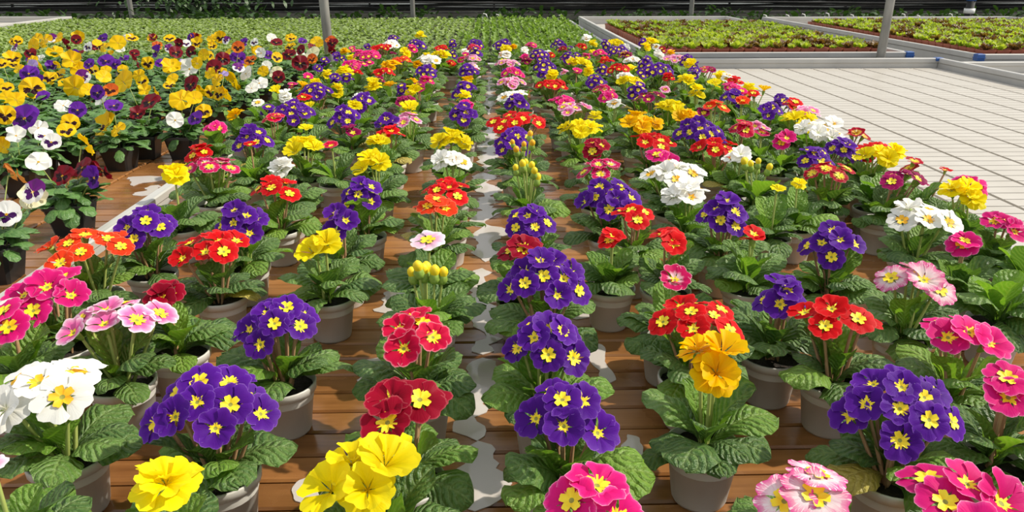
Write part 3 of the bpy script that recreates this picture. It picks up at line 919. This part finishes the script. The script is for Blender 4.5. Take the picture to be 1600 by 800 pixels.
# ------------------------------------------------------------------ primroses
# head centre in the photograph, colour, width of the head, optional form: 'b' buds, '1' single bloom, 't' tall stems
PR = '''
455 172 P 75;428 184 N 40;475 154 R 35;492 141 P 60;524 124 P 25;537 113 Y 34;553 100 M 45;575 86 M 48;584 135 Y 32;598 112 R 40;
609 101 O 38;625 94 E 40;596 74 R 38;610 69 W 35;615 61 P 26;633 83 Y 25;650 68 P 35;643 76 M 25;660 57 Y 18;688 85 Y 33;690 75 R 30;
708 69 P 18;672 93 W 45;665 110 P 42;667 126 M 27;654 135 V 30;649 142 Y 36;634 157 V 44;565 157 P 54;553 166 Y 36;539 181 P 60;
638 174 Y 38;640 185 K 50;606 194 P 50;608 206 R 50;742 68 P 30;740 75 N 26;742 82 P 28;738 90 K 35;738 102 L 26;731 111 P 38;727 138 P 46;
725 151 Y 30;728 163 M 30;722 175 P 54;703 217 Y 68;706 251 W 65;697 296 R 80;680 323 E 72;669 385 L 58 1;668 425 Y 52 b;650 514 N 130;
626 634 C 165;583 738 Y 195;785 68 P 34;790 76 Y 25;790 85 W 26;792 97 K 44;800 113 M 40;798 127 K 52;803 150 W 48;807 161 P 46;810 187 R 90;
806 217 P 75;818 230 O 50 b;825 272 Y 45 b;826 346 P 98;817 388 C 82;850 430 P 150;853 530 P 145;885 643 P 170;925 782 M 180;
830 70 M 23;841 85 P 40;850 101 P 40;848 116 P 25;863 118 Y 24;861 132 R 54;878 158 M 45;895 169 K 58;909 201 Y 68;873 68 P 28;880 78 C 18;
887 90 P 30;893 96 M 22;905 98 Y 40;920 110 Y 20;901 114 M 20;915 60 W 20;909 71 R 22;927 69 Y 18;936 83 M 28;960 67 Y 32;945 70 P 22;966 78 P 42;
947 94 R 28;978 86 V 28;968 106 R 42;989 94 W 36;930 125 P 40;942 139 T 40;952 152 M 36;961 161 W 38;976 119 W 34;984 128 Y 44;997 140 P 40;
1017 151 V 52;1028 108 P 65;1010 96 P 30;1004 67 P 18;1010 73 Y 18;1029 86 W 22;1040 72 W 16;1050 64 Y 27;1048 83 O 16;1035 78 C 18;1070 82 M 18;
1055 91 K 46;1078 101 Y 22;1092 93 P 28;1084 113 P 28;1110 108 T 30;1122 100 P 16;1130 110 V 20;1045 121 R 26;1073 126 Y 38;1088 144 Y 32;
1116 132 Y 24;1143 119 Y 30;1143 136 M 38;1145 150 P 42;1167 122 W 32;1180 125 R 34;1177 148 R 32;1200 145 M 22;1118 166 E 45 t;1160 162 E 24;
1047 166 Y 58;1070 183 O 50;998 190 O 74;1095 202 P 86;1160 199 N 42;1203 172 P 52;1232 140 Y 34;1213 146 O 22;1250 160 P 44;1265 164 R 36;
1248 188 Y 64;1302 176 K 52;1340 197 W 50;1283 205 W 76;1226 219 M 46;1190 208 T 36;1380 212 B 45;1320 232 P 62;1275 245 P 70;1302 267 B 80;
1381 241 Y 78;1437 233 R 68;1473 259 B 36;1410 280 V 80;1540 286 M 58;1503 302 Y 72;1597 273 R 22;1214 301 Y 28;1247 293 Y 28;1440 335 W 110;
1306 378 P 112;1570 350 M 72;1508 382 M 56;1428 435 S 118;1222 465 P 98;1312 495 R 135;1505 522 M 128;1415 628 P 210;1575 608 M 110;
1265 765 S 170;1505 780 M 210;931 227 C 56;940 263 T 72;1020 221 R 80;1033 247 M 60;1121 230 R 72;1057 272 W 98;1078 302 W 82;955 305 P 112;
992 332 R 78;958 371 R 52;1045 374 R 68;1132 331 P 95;1176 372 R 46;1157 246 W 55;1180 258 Y 45 b;1053 438 T 66;1088 493 R 145;1113 562 O 130 t;
393 217 P 70;392 231 R 25;476 228 Y 72;518 232 N 28;444 264 W 48;430 294 R 82;590 224 Y 46;585 254 Y 68;566 302 P 80;531 345 P 72;507 384 Y 86;
316 235 R 52;328 258 T 86;272 277 Y 55 t;375 341 P 92;225 352 P 108;334 383 R 118;135 382 E 136;78 452 M 140;12 497 M 85;258 461 C 88;177 495 K 155;
80 600 W 190;430 500 P 150;325 625 P 220;255 762 Y 130;-8 742 L 60;1565 470 G 100;1600 420 G 60;1625 300 G 60;
'''
WORDS = {'P': 'violet', 'Y': 'bright-yellow', 'O': 'golden-orange', 'E': 'orange-red', 'R': 'scarlet', 'M': 'magenta', 'N': 'cerise', 'C': 'dark-crimson', 'V': 'burgundy',
         'W': 'white', 'K': 'pale-edged-pink', 'L': 'blush-pink', 'S': 'cream-streaked pink', 'T': 'white-streaked crimson', 'B': 'yellow-laced red', 'G': 'flowerless'}
plants = []
HH = 0.170
for ent in PR.replace('\n', '').split(';'):
    t = ent.split()
    if not t:
        continue
    px, py, col, w = float(t[0]), float(t[1]), t[2], float(t[3])
    form = t[4] if len(t) > 4 else ''
    hh = HH + (0.02 if form == 't' else 0) + (-0.06 if col == 'G' else 0)
    h = at(px, py, BZ + hh)
    dep = proj(h)[2]
    plants.append(dict(px=px, py=py, col=col, W=w * dep / FPX, form=form, x=h.x, y=h.y, hx=h.x, hy=h.y, hh=hh))
# pots cannot stand in one another: ease them apart, keeping each head on its sight line
for it in range(220):
    moved = False
    for i in range(len(plants)):
        a = plants[i]
        for j in range(i):
            c = plants[j]
            dx, dy = a['x'] - c['x'], a['y'] - c['y']
            dd = sqrt(dx * dx + dy * dy)
            if dd < 0.098:
                if dd < 1e-4:
                    dx, dy, dd = 0.0, 1e-3, 1e-3
                k = (0.0985 - dd) * 0.5 / dd
                a['x'] += dx * k * .6; a['y'] += dy * k
                c['x'] -= dx * k * .6; c['y'] -= dy * k
                moved = True
    for a in plants:
        a['x'] = max(PB['x0'] + .085, min(PB['x1'] - .08, a['x']))
        a['y'] = max(0.45, min(PB['y1'] - .09, a['y']))
    if not moved:
        break
for a in plants:
    # height that keeps the head on its line of sight above the eased pot
    best = None
    for k in range(31):
        hh = 0.150 + 0.003 * k
        h = at(a['px'], a['py'], BZ + hh)
        e_ = abs(h.x - a['x']) + abs(h.y - a['y']) + 0.15 * abs(hh - a['hh'])
        if best is None or e_ < best[0]:
            best = (e_, hh, h)
    a['hh'] = best[1]
    lx, ly = best[2].x - a['x'], best[2].y - a['y']
    l = sqrt(lx * lx + ly * ly)
    k = min(1.0, 0.045 / l) if l > 0 else 0
    a['lx'], a['ly'] = lx * k, ly * k
# more primroses stand between those whose heads stand out
rnd = random.Random(5)
gapx = [(-0.06, 0.035)]
nfirst = len(plants)
yy = 2.35
row = 0
while yy < 5.02:
    xx = PB['x0'] + 0.09 + (row % 2) * 0.07
    while xx < PB['x1'] - .08:
        x, y = xx + rnd.uniform(-.01, .01), yy + rnd.uniform(-.01, .01)
        if all((x - a['x']) ** 2 + (y - a['y']) ** 2 > 0.118 ** 2 for a in plants) and not any(g0 < x < g1 for g0, g1 in gapx) \
                and not (y < 4.2 and (-.27 < x < -.14 or .16 < x < .28)):
            col = rnd.choice('PPYRMWVOKPYM')
            plants.append(dict(px=0, py=0, col=col, W=rnd.uniform(.05, .085), form='', x=x, y=y, hh=rnd.uniform(.135, .16), lx=0, ly=0))
        xx += 0.14
    yy += 0.125
    row += 1

# those next to the wet gap stand clear of the puddles; low heads duck under the ones that lean over them
for a in plants[nfirst:]:
    if -0.095 < a['x'] < 0.075:
        tx = -0.095 if a['x'] < -0.01 else 0.075
        for k in range(25):
            ty = a['y'] + (k // 2) * 0.012 * (1 if k % 2 else -1)
            if all(c is a or (tx - c['x']) ** 2 + (ty - c['y']) ** 2 > 0.1 ** 2 for c in plants):
                a['x'], a['y'] = tx, ty
                break
    if any(c is not a and (c['x'] + c['lx'] - a['x']) ** 2 + (c['y'] + c['ly'] - a['y']) ** 2 < 0.085 ** 2 for c in plants):
        a['hh'] -= 0.022
# a leaf keeps to its own plant: where it would reach through the next pot or rosette it stands steeper and grows shorter
LV = {}
def leaf_verts(me):
    if me.name not in LV:
        n = len(me.vertices)
        LV[me.name] = [me.vertices[i].co.copy() for i in range(n // 4, n)]
    return LV[me.name]
def neighbours(a, lst, reach=0.26):
    out = []
    for c in lst:
        dx, dy = c['x'] - a['x'], c['y'] - a['y']
        d = sqrt(dx * dx + dy * dy)
        if 1e-4 < d < reach:
            out.append((dx / d, dy / d, d / 2))
    return out
def fit_leaf(me, build, L, nb, tol=0.004):
    tilt = 0.0
    for _ in range(9):
        m4 = build(L, tilt)
        ok = True
        r0, r1, r2 = m4[0], m4[1], m4[2]
        for v in leaf_verts(me):
            x = r0[0] * v.x + r0[1] * v.y + r0[2] * v.z + r0[3]
            y = r1[0] * v.x + r1[1] * v.y + r1[2] * v.z + r1[3]
            for ux, uy, h in nb:
                if x * ux + y * uy > h + tol:
                    ok = False
                    break
            if not ok:
                break
        if ok:
            return m4
        tilt += 0.10
        L *= 0.945
    return m4
def make_primrose(a, idx):
    rnd = random.Random(1000 + idx)
    x, y, col = a['x'], a['y'], a['col']
    far = y > 2.9
    e = empty('potted_primrose', (x, y, BZ), 0)
    a['obj'] = e
    obj('pot', POT, M['pot'], e, Matrix.Rotation(rnd.uniform(0, 6.28), 4, 'Z'))
    obj('soil', SOIL, M['soil'], e, Matrix.Rotation(rnd.uniform(0, 6.28), 4, 'Z'))
    # leaves in a rosette
    nb = neighbours(a, plants)
    nl = 15 if not far else 11
    if col == 'G':
        nl = 17
    a0 = rnd.uniform(0, 6.28)
    for k in range(nl):
        q = k / nl
        kind = 'droop' if q < .34 else ('mid' if q < .72 else 'up')
        L = rnd.uniform(.078, .107) * (1.0 if q < .8 else .86) * (1.12 if col == 'G' else 1)
        az = a0 + k * 2.39996 + rnd.uniform(-.2, .2)
        rr = rnd.random()
        mt = 'leaf_old' if (rr < .025 and q < .42) else ('leaf_light' if rr < .22 or (q > .7 and rr < .55) else 'leaf')
        t1, t2 = rnd.uniform(-.12, .30), rnd.uniform(-.15, .15)
        me = LEAF[kind][rnd.randrange(4)]
        def build(L_, tilt, q=q, az=az, t1=t1, t2=t2):
            return Matrix.Translation((0, 0, 0.0695 + 0.006 * q)) @ Matrix.Rotation(az, 4, 'Z') @ Matrix.Rotation(t1 + tilt, 4, 'X') @ Matrix.Rotation(t2, 4, 'Y') @ Matrix.Translation((0, .004, 0)) @ Matrix.Scale(L_, 4)
        obj('leaf', me, M[mt], e, fit_leaf(me, build, L, nb))
    if col == 'G':
        return
    W = a['W']
    hz = a['hh']
    form = a['form']
    stemm = M['stem_r'] if col in 'PCVRMNB' and rnd.random() < .75 else M['stem']
    fd = {'P': .048, 'W': .060, 'Y': .058, 'O': .058, 'C': .055, 'M': .054, 'N': .053, 'S': .056}.get(col, .049) * rnd.uniform(.95, 1.06) * (.90 if far else 1)
    if form == '1':
        n = 1; fd = W * .98
    else:
        n = max(1, min(16, int(round((W / fd) ** 2 * (1.3 if col == 'P' or far else 1.02) + .5))))
        if W < fd:
            fd = max(W * .95, .032)
    if form == 'b':
        n = max(6, n)
    Rw = max(0.0, (W - fd) / 2 * (1.14 if col == 'P' or far else 1.42)) if form != 'b' else W * .5
    drop = 0.034 if col in 'P' else 0.015
    bias = {'P': .58, 'N': .42, 'M': .36, 'C': .36, 'W': .30, 'R': .26, 'E': .26, 'Y': .20, 'O': .20}.get(col, .16)
    splay = .95 if col == 'P' else .62
    dbl = col in 'YOW' and rnd.random() < .75
    spin = rnd.uniform(0, 6.28)
    for k in range(n):
        rr = Rw * sqrt((k + .35) / n) if n > 1 else 0
        az = spin + k * 2.39996 + rnd.uniform(-.25, .25)
        dx, dy = rr * cos(az), rr * sin(az) * .9
        q = (rr / Rw) if Rw > 1e-4 else 0
        pz = hz + drop * (.45 - q * q) + rnd.uniform(-.005, .005) - (dy / max(Rw, .01)) * (-.010 if col == 'P' else -.004)
        P_ = Vector((a['lx'] + dx, a['ly'] + dy, pz))
        nrm = Vector((splay * q * cos(az) + rnd.uniform(-.18, .18), splay * q * sin(az) - bias + rnd.uniform(-.18, .18), 1.0)).normalized()
        crown = Vector((P_.x * .22 + rnd.uniform(-.004, .004), P_.y * .22 + rnd.uniform(-.004, .004), .067))
        if form == 'b':
            s = rnd.uniform(.014, .019)
            P_.z += rnd.uniform(-.03, .012)
            d = (P_ - crown).normalized()
            obj('flower_stem', STEM, stemm, e, stem_mtx(crown, P_, .0021))
            bo = obj('bud', BUDC, M['calyx'], e, Matrix.Translation(P_ - d * .004) @ rot_to(d, 0) @ Matrix.Scale(s, 4))
            bo['label'] = 'green flower bud with coloured tip'
            obj('bud_tip', BUDT, M['eye_o' if col == 'O' else 'eye'], bo, Matrix.Translation((0, 0, .95)) @ Matrix.Scale(1.25, 4))
            continue
        s = fd / 2 * rnd.uniform(.92, 1.1)
        if col in 'YO':
            fm = (DOUBLE if rnd.random() < .5 else CUP)[rnd.randrange(4)]
        elif col == 'W' and dbl:
            fm = (DOUBLE if rnd.random() < .4 else FLOWER)[rnd.randrange(4)]
        else:
            fm = FLOWER[rnd.randrange(5)]
        back = P_ - nrm * (s * .55)
        obj('flower_stem', STEM, stemm, e, stem_mtx(crown, back, .0023))
        fo = obj('flower', fm, M[col], e, Matrix.Translation(P_) @ rot_to(nrm, rnd.uniform(0, 6.28)) @ Matrix.Scale(s, 4))
        if fm not in DOUBLE and fm not in CUP:
            obj('eye', EYE, M['eye_o' if col in 'W' else 'eye'], fo)
        if not far:
            obj('calyx', CALYX, M['calyx'], fo)
for i, a in enumerate(plants):
    make_primrose(a, i)

# labels: colour, neighbours that differ, row counted from the rail
ORD = ['first', 'second', 'third', 'fourth', 'fifth', 'sixth', 'seventh', 'eighth', 'ninth', 'tenth', 'eleventh', 'twelfth', 'thirteenth']
def nbr_words(a, k):
    near = sorted((c for c in plants if c is not a), key=lambda c: (c['x'] - a['x']) ** 2 + (c['y'] - a['y']) ** 2)[:k]
    return [WORDS[c['col']] for c in near]
seen = {}
for a in plants:
    form = {'b': 'budding ', 't': 'tall-stemmed ', '1': 'single-bloomed '}.get(a['form'], '')
    row = ORD[max(0, min(12, int((a['x'] + 0.935) / 0.165)))]
    nw = nbr_words(a, 2)
    base = form + WORDS[a['col']] + ' primrose'
    if nw[0] == nw[1]:
        lab = '%s beside two %s ones, %s row from the pansy rail' % (base, nw[0], row)
    else:
        lab = '%s beside %s and %s ones, %s row from the pansy rail' % (base, nw[0], nw[1], row)
    a['lab'] = lab
    seen.setdefault(lab, []).append(a)
for lab, aa in list(seen.items()):
    if len(aa) > 1:
        for k, a in enumerate(aa):
            nw = nbr_words(a, 3)
            a['lab'] = '%s between %s, %s and %s ones' % (lab.split(' beside')[0], nw[0], nw[1], nw[2])
for a in plants:
    tag(a['obj'], a['lab'], 'primrose', 'potted primroses on the brown slatted bench')

# ------------------------------------------------------------------ pansies
def pansy_mesh(seed):
    rnd = random.Random(seed)
    V = []; Fc = []; UVs = []
    spec = [(62, 50, 1.0, -.07, 1), (118, 50, 1.0, -.05, 1), (-8, 46, .92, .0, 0), (188, 46, .92, .01, 0), (270, 58, .92, .05, 0)]
    ns, nt_ = 8, 5
    for (a0, hw, R0, z0, up) in spec:
        a0 = radians(a0 + rnd.uniform(-4, 4)); o = len(V)
        p1 = rnd.uniform(0, 6.28); fold = rnd.uniform(-.12, .16) * (1 if seed < 3 else 2.6)
        for j in range(nt_ + 1):
            t = j / nt_
            h = radians(hw * (.35 + .65 * t ** .5))
            for i in range(ns + 1):
                s = -1 + 2 * i / ns
                R = R0 * (1 - .20 * abs(s) ** 3 - (.06 * exp(-(s / .3) ** 2) if a0 > 4 else 0)) + .02 * sin(6 * s + p1)
                r = .02 + (R - .02) * t
                a = a0 + s * h
                V.append((r * cos(a), r * sin(a), z0 * (0.3 + t) + fold * t * t + .05 * (1 if seed < 3 else 1.8) * t * sin(5 * s + p1) + (.05 * t * sin(11 * s) if seed > 3 else 0)))
                UVs.append((.5 + s * .49 + (2 if up else 0), t))
        for j in range(nt_):
            for i in range(ns):
                a = o + j * (ns + 1) + i
                Fc.append((a, a + ns + 1, a + ns + 2, a + 1))
    return mesh('pansy_bloom', V, Fc, UVs)
PANSY = [pansy_mesh(i) for i in range(6)]
PF = '''
3 62 Yb 18;17 60 Y 20;28 64 Yb 14;52 71 Y 20;53 65 Yb 12;70 64 Y 25;22 75 U 14;47 83 C 18;95 55 U 15;103 70 C 18;119 62 C 15;137 56 Y 20;163 50 Y 18;
137 73 Wb 16;152 73 C 18;152 67 Y 14;163 74 Y 18;184 67 Y 25;188 77 W 12;85 81 Y 30;205 46 P 15;207 56 W 13;226 46 P 10;229 56 Yb 18;250 57 Y 15;265 60 Yb 18;
286 52 C 12;296 58 P 14;246 71 O 15;245 81 P 20;265 76 U 12;280 68 C 14;291 68 Wb 14;275 82 C 20;298 81 C 18;308 68 Yb 20;313 56 C 13;322 53 O 14;330 60 Y 15;
337 52 Yb 12;332 72 Yb 14;368 53 Yb 18;372 74 O 20;353 63 U 10;381 66 P 12;397 66 Wb 12;397 80 Y 14;373 91 P 22;391 94 O 20;348 92 C 22;318 86 Y 18;373 106 U 12;
384 115 W 24;334 105 C 24;328 115 Y 16;346 118 L 13;339 125 Y 14;365 128 Y 34;366 150 Y 26;393 138 W 14;268 104 Y 28;288 98 L 18;296 108 W 30;308 99 Y 16;
298 132 C 28;313 142 Y 14;330 144 Yb 15;342 147 Yb 15;283 156 Y 36;303 153 Y 24;318 174 Yb 24;312 186 P 14;233 160 C 34;246 147 Y 16;272 190 W 22;215 178 C 22;
193 128 Y 36;192 108 Y 14;217 118 Y 16;213 95 C 22;210 83 C 14;231 99 Yb 20;165 95 P 24;193 91 P 15;180 100 P 12;162 120 Y 22;165 110 Y 14;145 110 Yb 16;139 100 P 16;
112 95 Y 34;124 110 Y 26;130 120 U 22;117 137 Y 36;138 140 Y 14;152 145 P 20;158 155 W 26;172 141 O 24;178 165 P 18;99 165 W 26;121 172 P 26;110 192 Yb 22;165 197 Yb 42;
67 150 P 18;77 122 Yb 24;93 116 Yb 20;50 138 Yb 38;45 115 P 28;50 103 L 16;63 105 Y 22;80 103 P 16;91 103 Y 14;50 94 Y 16;20 92 Yb 26;3 100 Yb 20;29 108 Y 14;
10 152 Y 20;25 156 Y 20;8 180 Yb 30;38 185 P 44;60 200 W 20;425 60 W 16;432 66 C 18;456 60 Yb 16;472 54 Y 15;473 64 P 13;453 73 Yb 18;470 78 C 16;488 73 C 14;
493 63 Y 18;499 68 Y 14;488 84 X 24;469 99 C 26;451 85 C 22;433 90 Yb 16;419 86 P 14;404 80 Y 16;408 83 W 12;411 112 Y 18;405 130 W 26;430 113 X 22;477 121 C 20;
533 67 C 18;541 60 O 10;563 61 O 11;557 69 C 9;533 80 C 11;527 93 O 11;540 92 O 13;25 212 W 24;70 212 Wb 20;80 222 Wb 18;104 204 Yb 18;183 203 Y 15;
137 226 Y 36;5 230 Y 18;60 253 W 22;25 272 Z 28;97 275 C 26;128 262 C 20;160 267 C 38;74 297 U 26;97 303 X 22;203 283 P 12;10 335 Wb 34
'''
pans = []
def add_pansy(x, y):
    x = max(-2.82, min(-1.03, x))
    pans.append(dict(x=x, y=y, fl=[]))
for px, py in ((10, 405), (158, 335), (36, 280), (70, 258), (117, 248), (183, 243), (231, 226), (283, 226)):
    p = at(px, py, BZ + .045); add_pansy(p.x, p.y)
rnd = random.Random(17)
yy = 2.74; row = 0
while yy < 5.02:
    xx = -1.05 - (row % 2) * .07
    while xx > -2.82:
        x, y = xx + rnd.uniform(-.012, .012), yy + rnd.uniform(-.012, .012)
        q = proj(Vector((x, y, .9)))
        if q[0] > -70 and all((x - a['x']) ** 2 + (y - a['y']) ** 2 > .125 ** 2 for a in pans):
            if not (y < 3.1 and x > -1.28):
                add_pansy(x, y)
        xx -= 0.145
    yy += 0.15; row += 1
for it in range(60):
    for i in range(len(pans)):
        for j in range(i):
            a, c = pans[i], pans[j]
            dx, dy = a['x'] - c['x'], a['y'] - c['y']
            dd = max(1e-3, sqrt(dx * dx + dy * dy))
            if dd < .128:
                k = (.1285 - dd) * .5 / dd
                a['x'] += dx * k; a['y'] += dy * k; c['x'] -= dx * k; c['y'] -= dy * k
for ent in PF.replace('\n', '').split(';'):
    t = ent.split()
    if not t:
        continue
    px, py, col, w = float(t[0]), float(t[1]), t[2], float(t[3])
    best = None
    for hh in (.16, .175, .19, .145, .205):
        h = at(px, py, BZ + hh)
        for a in pans:
            d = (h.x - a['x']) ** 2 + (h.y - a['y']) ** 2
            if best is None or d < best[0]:
                best = (d, a, h, hh)
    d, a, h, hh = best
    off = Vector((h.x - a['x'], h.y - a['y'], hh))
    l = sqrt(off.x ** 2 + off.y ** 2)
    if l > .09:
        off.x *= .09 / l; off.y *= .09 / l
    a['fl'].append((off, col, max(.060, min(.105, 1.12 * w * proj(h)[2] / FPX))))
PW = {'Y': 'yellow', 'Yb': 'dark-faced-yellow', 'P': 'violet', 'W': 'white', 'Wb': 'dark-faced-white', 'U': 'purple-and-white', 'C': 'dark-red', 'O': 'orange', 'X': 'cream', 'L': 'lilac', 'Z': 'wilted-orange'}
seenp = {}
for i, a in enumerate(pans):
    rnd = random.Random(5000 + i)
    e = empty('potted_pansy', (a['x'], a['y'], BZ), rnd.uniform(-.12, .12))
    e.rotation_euler = (0, 0, 0)
    rz = Matrix.Rotation(rnd.uniform(-.12, .12), 4, 'Z')
    obj('pot', SQPOT, M['blackpot'], e, rz)
    obj('soil', SQSOIL, M['soil'], e, rz)
    near = a['y'] < 2.9
    nl = 48 if near else 30
    nb = neighbours(a, pans)
    for k in range(nl):
        q = k / nl
        L = rnd.uniform(.050, .076) * (1.12 if near else 1)
        az = k * 2.39996 + rnd.uniform(-.4, .4)
        rad = .05 * (1 - q) * rnd.uniform(.3, 1)
        z0, t1 = .068 + .062 * q * rnd.uniform(.5, 1.1), rnd.uniform(-.4, .3)
        def build(L_, tilt, rad=rad, az=az, z0=z0, t1=t1):
            return Matrix.Translation((rad * cos(az + 1.57), rad * sin(az + 1.57), z0)) @ Matrix.Rotation(az, 4, 'Z') @ Matrix.Rotation(t1 + tilt, 4, 'X') @ Matrix.Scale(L_, 4)
        obj('leaf', PLEAF[k % 5], M['pleaf'], e, fit_leaf(PLEAF[k % 5], build, L, nb))
    fl = a['fl']
    if not fl and not near and rnd.random() < .6:
        fl = [(Vector((rnd.uniform(-.05, .05), rnd.uniform(-.05, .05), rnd.uniform(.13, .16))), rnd.choice(['Y', 'Yb', 'P', 'C', 'Yb', 'W']), .06)]
        a['fl'] = fl
    for (off, col, dia) in fl:
        nrm = Vector((rnd.uniform(-.5, .5), -.80 + rnd.uniform(-.15, .3), .55 + rnd.uniform(-.35, .4)))
        if col in ('Z',) or (rnd.random() < .13 and col in 'WCYX'):
            nrm = Vector((rnd.uniform(.2, .8), .55, .25))
        nrm.normalize()
        up = (Vector((0, 0, 1)) - nrm * nrm.z)
        if up.length < .05:
            up = Vector((0, 1, 0))
        up.normalize()
        rt = up.cross(nrm)
        R = Matrix((rt, up, nrm)).transposed().to_4x4() @ Matrix.Rotation(rnd.uniform(-.35, .35), 4, 'Z')
        fo = obj('flower', PANSY[rnd.randrange(6)], M['p' + col], e, Matrix.Translation(off) @ R @ Matrix.Scale(dia / 2, 4))
        fo['label'] = PW[col] + ' flower'
        base = Vector((off.x * .25, off.y * .25, .07))
        tip = off - nrm * .004
        mid = tip - nrm * .012 + Vector((0, 0, .004))
        b_ = MB(); b_.tube([base, base.lerp(mid, .5) + Vector((0, 0, .012)), mid, tip], .0013, 5)
        obj('flower_stem', b_.build('pansy_stem', True), M['stem'], e)
    cols = []
    for f in fl:
        if PW[f[1]] not in cols:
            cols.append(PW[f[1]])
    a['cols'] = cols[:3]
    a['obj'] = e
    a['what'] = ('leafy pansy without open flowers' if not cols else 'pansy with ' + (cols[0] if len(cols) == 1 else ', '.join(cols[:3][:-1]) + ' and ' + cols[:3][-1]) + (' flowers' if len(fl) > 1 else ' flower'))
    a['row'] = ORD[max(0, min(12, int((-0.955 - a['x']) / .15)))]
for a in pans:
    seenp.setdefault((a['what'], a['row']), []).append(a)
for (what, row), aa in seenp.items():
    for a in aa:
        near = sorted((c for c in pans if c is not a), key=lambda c: (c['x'] - a['x']) ** 2 + (c['y'] - a['y']) ** 2)[:4]
        if len(aa) == 1:
            lab = '%s, %s row from the rail' % (what, row)
        else:
            nb = [c['cols'][0] if c['cols'] else 'leafy' for c in near]
            lab = '%s, between %s, %s and %s pansies' % (what, nb[0], nb[1], nb[2])
        tag(a['obj'], lab, 'pansy', 'potted pansies on the slatted bench')

# lettuce seedling pot left on the far cream bench
p = at(11, 29, .78)
e = empty('potted_lettuce', (-6.02, 9.7, 0.728)); tag(e, 'lone red lettuce in brown pot on the mostly empty cream bench', 'lettuce')
obj('pot', BPOT, M['brownpot'], e, Matrix.Scale(1.3, 4)); obj('soil', BSOIL, M['soil'], e, Matrix.Scale(1.3, 4))
obj('foliage', LM[1], M['lettuce_red'], e, Matrix.Translation((0, 0, .122)) @ Matrix.Scale(1.2, 4))

# ------------------------------------------------------------------ puddles on the slats
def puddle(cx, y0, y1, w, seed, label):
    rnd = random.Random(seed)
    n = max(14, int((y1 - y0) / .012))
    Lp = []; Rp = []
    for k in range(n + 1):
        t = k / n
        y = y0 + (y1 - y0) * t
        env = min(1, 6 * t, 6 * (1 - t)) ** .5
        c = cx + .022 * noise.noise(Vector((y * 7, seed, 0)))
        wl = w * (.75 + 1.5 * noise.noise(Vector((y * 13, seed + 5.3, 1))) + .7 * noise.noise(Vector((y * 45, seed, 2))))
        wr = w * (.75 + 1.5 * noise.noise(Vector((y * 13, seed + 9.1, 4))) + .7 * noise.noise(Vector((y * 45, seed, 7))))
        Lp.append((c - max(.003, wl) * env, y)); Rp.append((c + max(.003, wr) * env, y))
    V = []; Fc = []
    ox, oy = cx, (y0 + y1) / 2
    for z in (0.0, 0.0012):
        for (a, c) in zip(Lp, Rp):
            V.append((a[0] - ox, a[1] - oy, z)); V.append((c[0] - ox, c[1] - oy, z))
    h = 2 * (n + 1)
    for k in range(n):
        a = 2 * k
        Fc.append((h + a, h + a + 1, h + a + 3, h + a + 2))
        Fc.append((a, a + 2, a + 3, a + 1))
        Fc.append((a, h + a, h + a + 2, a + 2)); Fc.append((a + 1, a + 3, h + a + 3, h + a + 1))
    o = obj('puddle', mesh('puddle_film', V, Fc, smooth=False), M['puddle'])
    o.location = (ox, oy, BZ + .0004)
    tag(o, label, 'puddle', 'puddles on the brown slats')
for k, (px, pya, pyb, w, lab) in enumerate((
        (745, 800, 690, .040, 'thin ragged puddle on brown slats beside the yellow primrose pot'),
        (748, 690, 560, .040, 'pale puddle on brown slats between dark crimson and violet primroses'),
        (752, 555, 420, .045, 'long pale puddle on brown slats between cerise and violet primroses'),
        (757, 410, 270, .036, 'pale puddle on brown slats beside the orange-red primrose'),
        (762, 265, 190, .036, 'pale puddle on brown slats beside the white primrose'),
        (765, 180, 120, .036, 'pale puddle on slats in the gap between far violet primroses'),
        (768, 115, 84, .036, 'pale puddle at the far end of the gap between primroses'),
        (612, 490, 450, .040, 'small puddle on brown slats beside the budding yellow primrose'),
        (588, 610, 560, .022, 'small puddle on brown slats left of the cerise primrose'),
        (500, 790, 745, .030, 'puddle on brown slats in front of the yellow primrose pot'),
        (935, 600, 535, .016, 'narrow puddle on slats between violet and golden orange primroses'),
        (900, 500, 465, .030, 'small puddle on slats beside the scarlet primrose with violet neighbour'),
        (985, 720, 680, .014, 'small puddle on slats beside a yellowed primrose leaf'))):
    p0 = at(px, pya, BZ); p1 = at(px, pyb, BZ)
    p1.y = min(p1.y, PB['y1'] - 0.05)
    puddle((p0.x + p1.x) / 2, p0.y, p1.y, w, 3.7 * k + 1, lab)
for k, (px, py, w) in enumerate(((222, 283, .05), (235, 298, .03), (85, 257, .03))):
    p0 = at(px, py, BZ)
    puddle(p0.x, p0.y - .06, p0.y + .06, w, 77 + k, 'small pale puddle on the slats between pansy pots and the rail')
